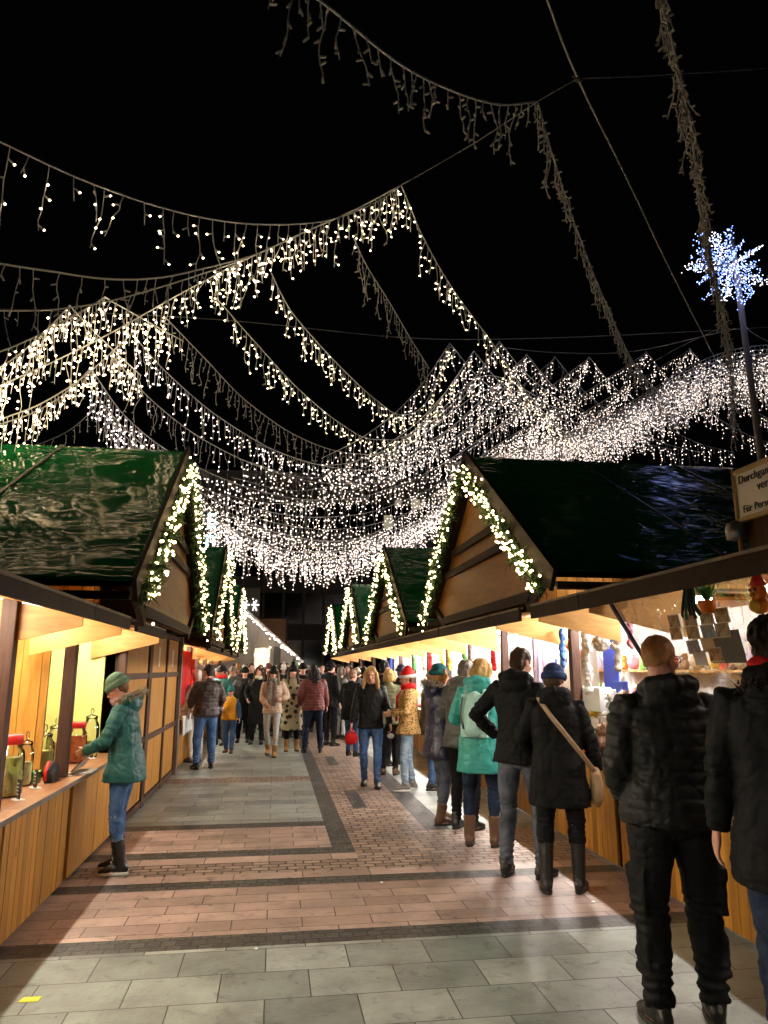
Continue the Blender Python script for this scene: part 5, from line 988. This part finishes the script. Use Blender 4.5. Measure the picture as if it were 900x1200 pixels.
hang(3.02, 5.95, 1.80, 2.05, 'pink_plush', 'short pink bauble strand hanging beside the blue curtain hem', .026)
hang(2.80, 6.95, 1.65, 2.02, 'blue_plush', 'blue strand hanging from the brown post of the toy counter', .030)
root = thing('pompom', 'big white pompom hanging beside the long fluffy garland', 'pompom', (2.92, 6.32, 1.86), 0); B = Blob(); B.ball((0, 0, 0), .075); B.fuse('ball', M['white_plush'], root, .01, 0, lambda Q: fbm(Q, (40, 40, 40))*.022); B = Blob(); B.tube([(0, 0, .07), (0, 0, .22)], .004, 5); B.build('cord', M['cable'], root)
def panel(label, cat, name, x, y0, y1, z0, z1, m, t=.02, group=None):
    B = Blob(); B.box((x, y0, z0), (x+t, y1, z1)); return tag(B.build(name, M[m], None, bevel=.003), label, cat, group)
panel('tall blue display board hanging behind the fluffy white garland', 'board', 'display_board', 3.25, 6.72, 7.02, 1.35, 2.02, 'blue_board')
panel('lower blue display board standing on the toy counter', 'board', 'display_board', 3.12, 6.30, 6.55, .884, 1.52, 'blue_board')
for i, (y0, y1, z0, z1) in enumerate(((6.60, 7.0, 1.24, 1.46), (6.16, 6.6, .884, 1.20), (6.65, 7.02, .884, 1.18))):
    panel(('white card board at eye level on the toy counter', 'white display case nearest the clear curtain', 'white display case in front of the brown post')[i], 'display case', 'display_case', 3.0, y0, y1, z0, z1, 'card_white', .12)
T_ = [(2.92, 6.05, 'white_plush', 1.0, 'white plush bird with orange beak beside the blue curtain hem', 'orange_plush'), (2.90, 5.86, 'grey_plush', 1.15, 'grey plush toy partly behind the curtain hem', None), (2.88, 6.28, 'brown_plush', 1.0, 'brown plush bear on the toy counter under the pompom', None), (2.85, 6.52, 'orange_plush', .8, 'small orange plush toy on the toy counter', None), (2.86, 6.74, 'red', .75, 'small red plush toy at the counter edge behind the black coat woman', None),
      (2.86, 6.92, 'green_plush', .75, 'green plush frog-like toy next to the brown post', None), (2.95, 7.4, 'pink_plush', 1.1, 'pink plush toy on the counter right of the brown-haired man', None), (2.95, 7.9, 'yellow_plush', 1.1, 'yellow plush toy on the counter behind the brown-haired man', None), (2.93, 8.4, 'blue_plush', 1.1, 'blue plush toy on the counter beyond the brown-haired man', None)]
for x, y, m, s, lab, m2 in T_: plush((x, y, .882 if y > 6.2 else 1.20 if False else .882), m, s, lab, R(80+RNG.uniform(-25, 25)), m2)
for x, z, y, m, s, lab in ((3.05, 1.205, 6.2, 'brown_plush', .85, 'brown plush owl sitting on the white display case'), (3.05, 1.205, 6.42, 'white_plush', .85, 'white plush seal sitting on the white display case'), (3.06, 1.185, 6.85, 'yellow_plush', .7, 'small yellow plush chick on the display case by the post')): plush((x, y, z), m, s, lab, R(85))
def banner(label, x, y0, y1, z0, z1, m, spots=()):
    root = thing('cloth_banner', label, 'cloth', (x, (y0+y1)/2, z0), 0, 'cloths hanging in the right stalls'); n = 24; L = y1-y0; V = []; F = []
    for j in range(9):
        for i in range(n+1): V.append((.03*math.sin(i*1.1+y0)+.012*math.sin(i*2.7), L*(i/n-.5), (z1-z0)*j/8))
    for j in range(8):
        for i in range(n): a = j*(n+1)+i; F.append((a, a+1, a+n+2, a+n+1))
    o = new_obj('cloth', me_of('cloth', V, F, True), root, M[m]); sd = o.modifiers.new('t', 'SOLIDIFY'); sd.thickness = .006
    for (yy, zz, r, mm) in spots:
        B = Blob(); B.ball((-.05, yy, zz), (.02, r, r*.8), None, 14, 8); B.build('applique', M[mm], root, True)
banner('white cloth with pink and orange appliqués hanging right of the brown-haired man', 3.3, 7.3, 8.3, 1.35, 2.12, 'white_plush', ((-.2, .45, .09, 'pink_plush'), (-.05, .32, .07, 'pink_plush'), (.1, .55, .07, 'orange_plush'), (.22, .40, .09, 'lilac'), (-.35, .5, .06, 'lilac')))
banner('plain pale cloth hanging behind the sea-green coat', 3.3, 8.5, 9.2, 1.3, 2.1, 'lilac')
banner('grey-white cloth hanging in the stall behind the navy coat', 3.3, 9.7, 10.8, 1.2, 2.1, 'white_plush', ((.1, .5, .06, 'gold'), (-.2, .3, .05, 'grey_plush')))
banner('bright white cloth hanging in the second stall bay of the right row', 3.3, 11.2, 12.3, 1.2, 2.1, 'card_white')
banner('vivid blue cloth hanging in a far right stall', 2.75, 17.5, 18.0, 1.2, 2.0, 'blue_board')
banner('second vivid blue cloth in a far right stall, lower and wider', 2.75, 18.3, 18.9, 1.1, 1.85, 'blue_board')
banner('red cloth with green wreath shapes hanging in the far left stall', -1.62, 13.2, 14.4, 1.0, 1.95, 'red', ((-.3, .5, .11, 'green_plush'), (.1, .6, .10, 'green_plush'), (.2, .3, .06, 'white_plush')))
banner('red drape hanging beside the post of the far left stall', -1.60, 14.8, 15.1, .85, 1.95, 'red')
banner('white table cloth draped over the far left counter', -1.47, 12.75, 14.2, .56, .86, 'card_white')
cols = ['orange', 'pink', 'blue', 'green', 'white', 'brown', 'grey', 'yellow']
bays = [(9.6, 10.8, 'counter behind the sea-green coat'), (11.1, 12.3, 'counter beside the navy coat woman'), (12.7, 13.9, 'counter behind the Santa hat'), (14.3, 15.5, 'counter beyond the Santa hat')]
for a, b, nm in bays:
    for i, y in enumerate(np.linspace(a, b, 4)):
        c = cols[(i*3+int(a)) % 8]
        if i % 2: plush((2.98, y, .882), c+'_plush', 1.1, f'{c} plush toy on the {nm}', R(85))
        else: gift((2.96, y, .882), {'orange': 'pickle_orange', 'pink': 'pink_plush', 'blue': 'blue_board', 'green': 'green_plastic', 'white': 'card_white', 'brown': 'gold', 'grey': 'lilac', 'yellow': 'yellow_plush'}[c], .09, .10, .17, f'{dict(brown="golden", grey="lilac").get(c, c)} box with a ribbon on the {nm}', R(8*i))
    for i, y in enumerate(np.linspace(a+.1, b-.1, 2)): hang(2.92, y, 1.62, 2.02, ['yellow_plush', 'red', 'white_plush', 'green_plush'][(i+int(a)) % 4], f"{['yellow', 'red', 'white', 'green'][(i+int(a)) % 4]} strand hanging over the {nm}", .035)
# ---- shelves of small goods at the back of the bright stalls
def bottle(p, m, label): 
    root = thing('decorated_bottle', label, 'bottle', p, 0, 'small goods on the back shelves'); B = Blob(); lathe(B, (0, 0, 0), [(.04, 0), (.045, .02), (.045, .13), (.016, .17), (.016, .22)], 12); B.build('bottle_body', M[m], root, True); B = Blob(); lathe(B, (0, 0, .221), [(.02, 0), (.02, .03)], 10); B.build('stopper', M['gold'], root)
def bauble(p, m, label):
    root = thing('glass_bauble', label, 'bauble', p, 0, 'small goods on the back shelves'); B = Blob(); B.ball((0, 0, .085), .082); B.build('ball', M[m], root, True); B = Blob(); lathe(B, (0, 0, .163), [(.022, 0), (.02, .025)], 10); B.build('cap', M['gold'], root)
SC = [('red_plastic', 'red'), ('yellow_plush', 'yellow'), ('blue_plush', 'blue'), ('green_plastic', 'green'), ('pink_plush', 'pink'), ('orange_plush', 'orange'), ('lilac', 'lilac'), ('gold', 'golden'), ('brown_plush', 'brown')]
for a, b, nm in ((4.7, 5.6, 'stall behind the vinyl curtain'), (6.3, 7.0, 'bright stall between pompom and brown post'), (7.2, 9.2, 'bright stall left of the brown post'), (9.6, 12.3, 'stall beyond the sea-green coat')):
    for z, lv in ((1.22, 'lower'), (1.62, 'upper')):
        B = Blob(); B.box((4.30, a-.05, z-.025), (4.60, b+.05, z)); tag(B.build('wall_shelf', M['plylight'], None, bevel=.003), f'{lv} wooden shelf at the back of the {nm}', 'shelf', 'back shelves')
        n = min(9, int((b-a)/.16)+1); k0 = int(RNG.integers(0, 9))
        for i, y in enumerate(np.linspace(a+.06, b-.06, n)):
            m, cn = SC[(i+k0) % 9]; p = (4.42, y, z+.001)
            if (i+k0) % 3 == 0: bottle(p, m, f'{cn} bottle on the {lv} shelf of the {nm}')
            elif (i+k0) % 3 == 1: bauble(p, m, f'{cn} bauble on the {lv} shelf of the {nm}')
            else: plush(p, m, .62, f'small {cn} plush on the {lv} shelf of the {nm}', R(90), None, 'small goods on the back shelves')
# ---- the vinyl curtain with its postcards
root = thing('vinyl_curtain', 'clear vinyl curtain with a dark blue hem under the right flap', 'curtain', (2.4, 4.2, 1.5)); O = np.array((2.4, 4.2, 1.5))
def vin(u, v):   # u 0 far .. 1 near, v 0 top .. 1 bottom
    y = (4.76-.82*v)*(1-u)+(1.6)*u; x = 2.29+.22*v; z = 2.09-1.15*v; wv = .002*math.sin(u*26+3*v)+.0015*math.sin(u*11-v*9)
    return np.array((x+wv, y, z+wv*.3))-O
nu, nv = 70, 26; V = [vin(i/nu, j/nv) for j in range(nv+1) for i in range(nu+1)]; F = [(j*(nu+1)+i, j*(nu+1)+i+1, (j+1)*(nu+1)+i+1, (j+1)*(nu+1)+i) for j in range(nv) for i in range(nu)]
new_obj('vinyl_sheet', me_of('vinyl_sheet', V, F, True), root, M['vinyl'])
B = Blob(); B.tube([vin(-.004, v)+np.array((-.006, 0, 0)) for v in np.linspace(0, 1, 16)], .035, 6, flat=.2, ref=(1, 0, .4)); B.build('hem', M['navy_hem'], root, True)
def picture(nm, cs, scale):
    m, n, l, b = mat(nm); tc = N(n, 'ShaderNodeTexCoord'); vo = N(n, 'ShaderNodeTexNoise', i_Scale=scale, i_Detail=5., i_Distortion=1.); l.new(tc.outputs['Object'], vo.inputs['Vector'])
    rp = N(n, 'ShaderNodeValToRGB'); e = rp.color_ramp.elements; e[0].position = .32; e[1].position = .7; e[0].color = rgb(cs[0]); e[1].color = rgb(cs[-1])
    for i, c in enumerate(cs[1:-1]): q = e.new(.32+.38*(i+1)/(len(cs)-1)); q.color = rgb(c)
    l.new(vo.outputs['Fac'], rp.inputs[0]); l.new(rp.outputs[0], b.inputs['Base Color']); b.inputs['Roughness'].default_value = .35; M[nm] = m
picture('pic_town', ((.06, .05, .04), (.30, .22, .15), (.45, .35, .28), (.2, .25, .35)), 34); picture('pic_sky', ((.45, .22, .12), (.15, .35, .60), (.5, .65, .75)), 18); picture('pic_tower', ((.15, .12, .08), (.40, .36, .28), (.62, .60, .55)), 26); picture('pic_tan', ((.02, .02, .03), (.50, .30, .14), (.65, .45, .25)), 22); picture('pic_lilac', ((.5, .4, .2), (.2, .2, .45), (.6, .55, .6)), 24)
cards = [(790, 728, 'pic_town', 'dim town postcard, first in the top row'), (809, 726, 'pic_town', 'dim town postcard, second in the top row'), (828, 723, 'pic_tower', 'greenish beige postcard, third in the top row'), (846, 721, 'pic_card', 'white-bordered postcard at the end of the top row'),
         (792, 742, 'pic_tan', 'brown postcard just above the bald-cropped man’s head'), (812, 741, 'pic_town', 'dark grained postcard in the second row'), (830, 740, 'pic_sky', 'bright blue postcard with a reddish figure shape'), (847, 738, 'pic_tower', 'postcard of a pale tower beside the blue one'),
         (813, 758, 'pic_lilac', 'lilac and yellow postcard in the third row'), (830, 755, 'pic_cream', 'plain cream card in the third row'), (821, 771, 'pic_white', 'plain bluish white card in the lowest row'), (839, 767, 'pic_tan', 'tan postcard with black marks in the lowest row')]
colour('pic_cream', (.66, .54, .40)); colour('pic_white', (.62, .62, .72)); colour('grey_board', (.10, .115, .12))
def on_vin(px, py, offx):
    d = ray(px, py); best = None
    nrm = Vector((1.15, 0, .22)).normalized(); P0 = Vector((2.29+offx, 0, 2.09)); t = (P0-EYE).dot(nrm)/d.dot(nrm); return EYE+d*t
tilt = math.atan2(.22, 1.15)
def flatcard(px, py, w_, h, m, label, cat, offx, border=True, roll=0., t=.002):
    p = on_vin(px, py, offx); root = thing('postcard' if cat == 'postcard' else 'pin_board', label, cat, p, 0, 'postcards pinned to the vinyl curtain' if cat == 'postcard' else None); root.rotation_euler = (roll, -tilt, 0)
    B = Blob(); B.box((-t, -w_/2, -h/2), (0, w_/2, h/2)); B.build('card', M['card_white'] if border else M[m], root)
    if border: B = Blob(); B.box((-t-.0015, -w_/2+.006, -h/2+.006), (-t-.0002, w_/2-.006, h/2-.006)); B.build('print', M[m], root)
for px, py, m, lab in cards: flatcard(px, py, .125, .080, 'pic_tower' if m == 'pic_card' else m, lab, 'postcard', -.0075, m not in ('pic_cream', 'pic_white'), RNG.uniform(-.06, .03))
flatcard(850, 758, .30, .17, 'grey_board', 'grey board behind the lower postcards on the vinyl', 'board', -.0055, False, 0., .0015)
p = on_vin(829, 706, -.06); root = thing('hanging_planter', 'orange cup with a tuft of green leaves hung above the postcards', 'planter', p)
B = Blob(); lathe(B, (0, 0, -.055), [(.035, 0), (.05, .06), (.048, .065)], 14); B.build('cup', M['orange_plush'], root, True)
V, F = [], []
for i in range(70):
    a = RNG.uniform(0, 6.28); s_ = RNG.uniform(.02, .09); u = np.array((-math.sin(a), math.cos(a), 0))*.006; b0 = np.array((0, 0, 0.)); m_ = np.array((math.cos(a)*s_*.6, math.sin(a)*s_*.6, .06)); e = np.array((math.cos(a)*s_, math.sin(a)*s_, RNG.uniform(.05, .12))); k_ = len(V); V += [b0-u, b0+u, m_+u, m_-u, e]; F += [(k_, k_+1, k_+2, k_+3), (k_+3, k_+2, k_+4)]
new_obj('leaves', me_of('leaves', V, F), root, M['green_plush']); B = Blob(); B.tube([(0, 0, 0), (.02, 0, .22)], .003, 5); B.build('cord', M['cable'], root)
p = on_vin(806, 700, -.05); root = thing('ribbon_bundle', 'black and teal ribbon bundle hanging left of the green tuft', 'ribbon', p)
for i in range(5):
    B = Blob(); B.tube(spline([(0, 0, .14), (.01, .02*(i-2), .05), (0, .03*(i-2), -.05), (.01, .045*(i-2), -.10-.02*(i % 2))], 4), .016, 6, flat=.25, ref=(1, 0, 0)); B.build('ribbon', M['black_nylon' if i % 3 else 'teal_knit'], root, True)
p = on_vin(889, 694, -.05); root = thing('garden_gnome', 'orange and yellow gnome toy with a red pointed hat, top right of the vinyl', 'toy', p, R(90)); root.scale = (.72,)*3
B = Blob(); B.ball((0, 0, .0), (.062, .05, .062)); B.ball((0, .0, -.085), (.07, .055, .06)); B.fuse('toy_body', M['orange_plush'], root, .008, 2)
B = Blob(); B.tube([(0, 0, .15), (0, -.02, .30)], .003, 5); B.build('cord', M['cable'], root); B = Blob(); lathe(B, (0, 0, .045), [(.055, 0), (.035, .05), (.006, .12)], 14); B.build('pointed_hat', M['red_plastic'], root, True)
B = Blob(); B.ball((0, .05, -.02), .016); B.build('nose', M['yellow_plush'], root, True)
for x in (-1, 1): B = Blob(); B.ball((x*.024, .044, .015), .012, None, 8, 6); B.build('eye', M['blue_plush'], root, True)
B = Blob(); B.ball((0, .03, -.09), (.05, .04, .045)); B.build('belly', M['yellow_plush'], root, True)
# ---- the enamel sign on the right flap
colour('enamel', (.78, .80, .86), .3)
sp = gx(867, 607, 2.16); st_ = gx(858, 557, 2.16); root = thing('warning_sign', 'old white enamel sign with black German lettering above the right flap', 'sign', (2.16, sp.y, sp.z-.06)); hh, ww = st_.z-sp.z, .80
B = Blob(); B.box((0, -ww, .06), (.012, 0, .06+hh)); b_ = B.build('plate', M['enamel'], root)
for a, c in (((-.008, -ww-.02, .05+hh), (.02, .02, .075+hh)), ((-.008, -ww-.02, .04), (.02, .02, .058)), ((-.0075, 0, .0585), (.0195, .0195, .0495+hh))): B = Blob(); B.box(a, c); B.build('frame_rail', M['gold'], root, bevel=.003)
colour('ink', (.015, .015, .015))
def text(s, size, loc, rot, m, parent, name='lettering', ext=.0015, align='LEFT'):
    c = bpy.data.curves.new(name, 'FONT'); c.body = s; c.size = size; c.extrude = ext; c.align_x = align; c.space_character = 1.04; c.materials.append(m); t_ = bpy.data.objects.new('raw', c); COL.objects.link(t_); dg = bpy.context.evaluated_depsgraph_get(); me = bpy.data.meshes.new_from_object(t_.evaluated_get(dg)); bpy.data.objects.remove(t_); o = bpy.data.objects.new(name, me); COL.objects.link(o); o.parent = parent; o.location = loc; o.rotation_euler = rot; return o
rot = (R(90), 0, R(-90))
text('Durchgang für Besucher', .054, (-.003, -.02, .06+hh-.058), rot, M['ink'], b_); text('verboten!', .058, (-.003, -.15, .06+hh-.116), rot, M['ink'], b_); text('Für Personenschäden', .048, (-.003, -.035, .076), rot, M['ink'], b_)
B = Blob(); B.tube([(.0, .012, -.12), (.0, .012, .30)], .012, 8); B.build('bracket', M['gold'], root, True)
B = Blob(); B.box((.022, -ww, -.09), (.05, -.02, .055)); B.build('backing_board', M['post'], root)
p = gx(864, 632, 2.155); root = thing('lamp_hood', 'dull metal lamp hood under the enamel sign', 'lamp', p); B = Blob(); lathe(B, (0, 0, 0), [(.048, 0), (.05, .05), (.042, .075), (.014, .09)], 18); B.build('hood', M['steel'], root, True)
# ------------------------------------------------------------------ the far end of the lane
M['whitewood'] = wood('white_painted_wood', (.42, .42, .43), (.55, .55, .56), (3, 3, .6), knots=False, island=.1)
root = thing('white_stall', 'white wooden stall with a steep gable at the end of the lane', 'market stall', (0, 0, 0)); pk, ev = gy(281, 712, 25), gy(346, 772, 25); hw = ev.x-pk.x
B = Blob(); B.prism([(pk.x-hw, 25, 0), (pk.x+hw, 25, 0), (ev.x, 25, ev.z), (pk.x, 25, pk.z), (pk.x-hw, 25, ev.z)], (0, 3.2, 0)); B.build('wall', M['whitewood'], root)
for d in (-1, 1):
    B = Blob(); B.bar((pk.x, 26.5, pk.z+.08), (pk.x+d*(hw+.25), 26.5, ev.z-.12), 3.6, .1, up=(0, 0, 1)); B.build('roof_slope', M['whitewood'], root)
    V, F = [], []
    for i in range(70): t = (i+RNG.random())/70; bulb(V, F, np.array((pk.x+d*(hw+.25)*t, 24.66+RNG.normal()*.02, pk.z+.02+(ev.z-.12-pk.z)*t-abs(RNG.normal())*.09)), .026)
    tag(new_obj('fairy_lights', me_of('fairy_lights', V, F), root, M['cool']), kind='stuff')
q0, q1 = gy(296, 786, 24.97), gy(318, 758, 24.97); B = Blob(); B.box((q0.x, 24.955, 1.0), (q1.x, 24.99, q1.z)); f = B.build('window', M['whitewood'], root); M['shopglow'] = glow('lit_shop_window', (1., .85, .65), .35, (1., .8, .6)); B = Blob(); B.box((q0.x+.05, 24.945, 1.05), (q1.x-.05, 24.954, q1.z-.05)); B.build('pane', M['shopglow'], f)
V, F = [], []
for i in range(18): bulb(V, F, np.array((RNG.uniform(q0.x, q1.x), 24.9, RNG.uniform(1.4, q1.z))), .028)
tag(new_obj('fairy_lights', me_of('fairy_lights', V, F), root, M['warm']), kind='stuff')
q0, q1 = gy(320, 788, 24.97), gy(329, 758, 24.97); B = Blob(); B.box((q0.x, 24.94, .0), (q1.x, 24.99, q1.z)); B.build('door', M['grey_board'], root, bevel=.01)
root = thing('star_display', 'grey box with lit snowflake panels behind the white gable', 'display'); a, b = gy(281, 730, 28.5), gy(305, 688, 28.5)
B = Blob(); B.box((a.x, 28.5, a.z-1.2), (b.x, 29.7, b.z)); B.build('casing', M['grey_jacket'], root, bevel=.03)
for i in (0, 1):
    V, F = [], []; w_ = (b.x-a.x)/2
    for k_ in range(46):
        an = RNG.integers(0, 6)*math.pi/3; rr = RNG.random()*w_*.42; bulb(V, F, np.array((a.x+w_*(i+.5)+math.cos(an)*rr, 28.45, (a.z+b.z)/2+math.sin(an)*rr*1.7)), .026)
    tag(new_obj('snowflake_lights', me_of('snowflake_lights', V, F), root, M['white_led']), kind='stuff')
a, b = gy(303, 757, 31), gy(335, 725, 31); B = Blob(); B.box((a.x, 31, a.z), (b.x, 31.15, b.z)); o = tag(B.build('projection_screen', M['brown_plush'], None, bevel=.01), 'plain brown-grey screen panel between the white gable and the dark building', 'screen')
for x in (a.x+.1, b.x-.1): B = Blob(); B.tube([(x, 31.2, 0), (x, 31.2, a.z+.3)], .04, 8); B.build('screen_post', M['steel'], o, True)
a = gy(336, 727, 32); root = thing('flag_pole', 'thin grey pole with a short arm in front of the dark building', 'pole', (a.x, 32, 0)); B = Blob(); B.tube([(0, 0, 0), (0, 0, a.z+.2)], .04, 8); B.build('shaft', M['steel'], root, True); B = Blob(); B.tube([(0, 0, a.z), (.35, 0, a.z-.05)], .02, 6); B.build('arm', M['steel'], root)
M['facade'] = plain('grey_concrete', (.42, .40, .38), .8, scale=2, vary=.2); M['darkglass'] = plain('dark_window_glass', (.015, .016, .02), .12, bump=0); M['litpane'] = glow('lit_office', (1., .88, .6), .12); M['mullion'] = plain('pale_mullion', (.62, .60, .58), .6)
root = thing('office_building', 'dark multi-storey office block with pale mullions closing the lane', 'building', (0, 0, 0)); Yb = 55.; BZ = 15.6
B = Blob(); B.box((-22, Yb, 0), (24, Yb+12, BZ)); B.build('wall', M['facade'], root)
B = Blob(); B.box((-23, Yb-1.6, BZ-.25), (25, Yb+12.5, BZ+.55)); B.build('roof_slab', M['mullion'], root)
lits = {(9, 3), (11, 3), (10, 2)}
for f_ in range(4):
    z0 = 1.4+f_*3.5
    for i in range(23):
        x0 = -13+i*1.5
        B = Blob(); B.box((x0+.10, Yb-.06, z0), (x0+1.40, Yb-.002, z0+2.3)); B.build('window', M['darkglass'], root)
for i in range(24):
    B = Blob(); B.box((-13+i*1.5-.05, Yb-.30, 0), (-13+i*1.5+.05, Yb-.004, BZ-.26)); B.build('mullion', M['mullion'], root)
for px, py, w_, h in ((489, 591, .9, .8), (455, 612, .7, 1.1), (467, 590, .5, .5), (255, 640, .9, .8)):
    a = gy(px, py, Yb-.1); B = Blob(); B.box((a.x-w_/2, Yb-.10, a.z-h/2), (a.x+w_/2, Yb-.065, a.z+h/2)); B.build('lit_window', M['litpane'], root)
M['neon'] = glow('cyan_sign_letters', (.35, .85, 1.), 2.2); a = gy(247, 640, 40); root = thing('vertical_letter_sign', 'vertical cyan letter sign high beyond the left garlands', 'sign', a); M['signblack'] = M['slate']
B = Blob(); B.box((-.55, .12, -.3), (.7, .25, 2.2)); B.build('sign_backing', M['slate'], root)
text('E', 1.15, (-.33, .1, 1.05), (R(90), 0, 0), M['neon'], root, 'letter', .03); text('n', 1.25, (-.36, .1, .05), (R(90), 0, 0), M['neon'], root, 'letter', .03)
EXPO = 1.55
# ------------------------------------------------------------------ render settings
sc.render.engine = 'CYCLES'; sc.cycles.use_denoising = True; sc.cycles.sample_clamp_indirect = 4.; sc.cycles.max_bounces = 6; sc.cycles.transparent_max_bounces = 12
sc.cycles.use_light_tree = True; sc.cycles.caustics_reflective = False; sc.cycles.caustics_refractive = False
sc.view_settings.view_transform = 'Standard'; sc.view_settings.look = 'None'; sc.view_settings.exposure = EXPO; sc.view_settings.gamma = 1
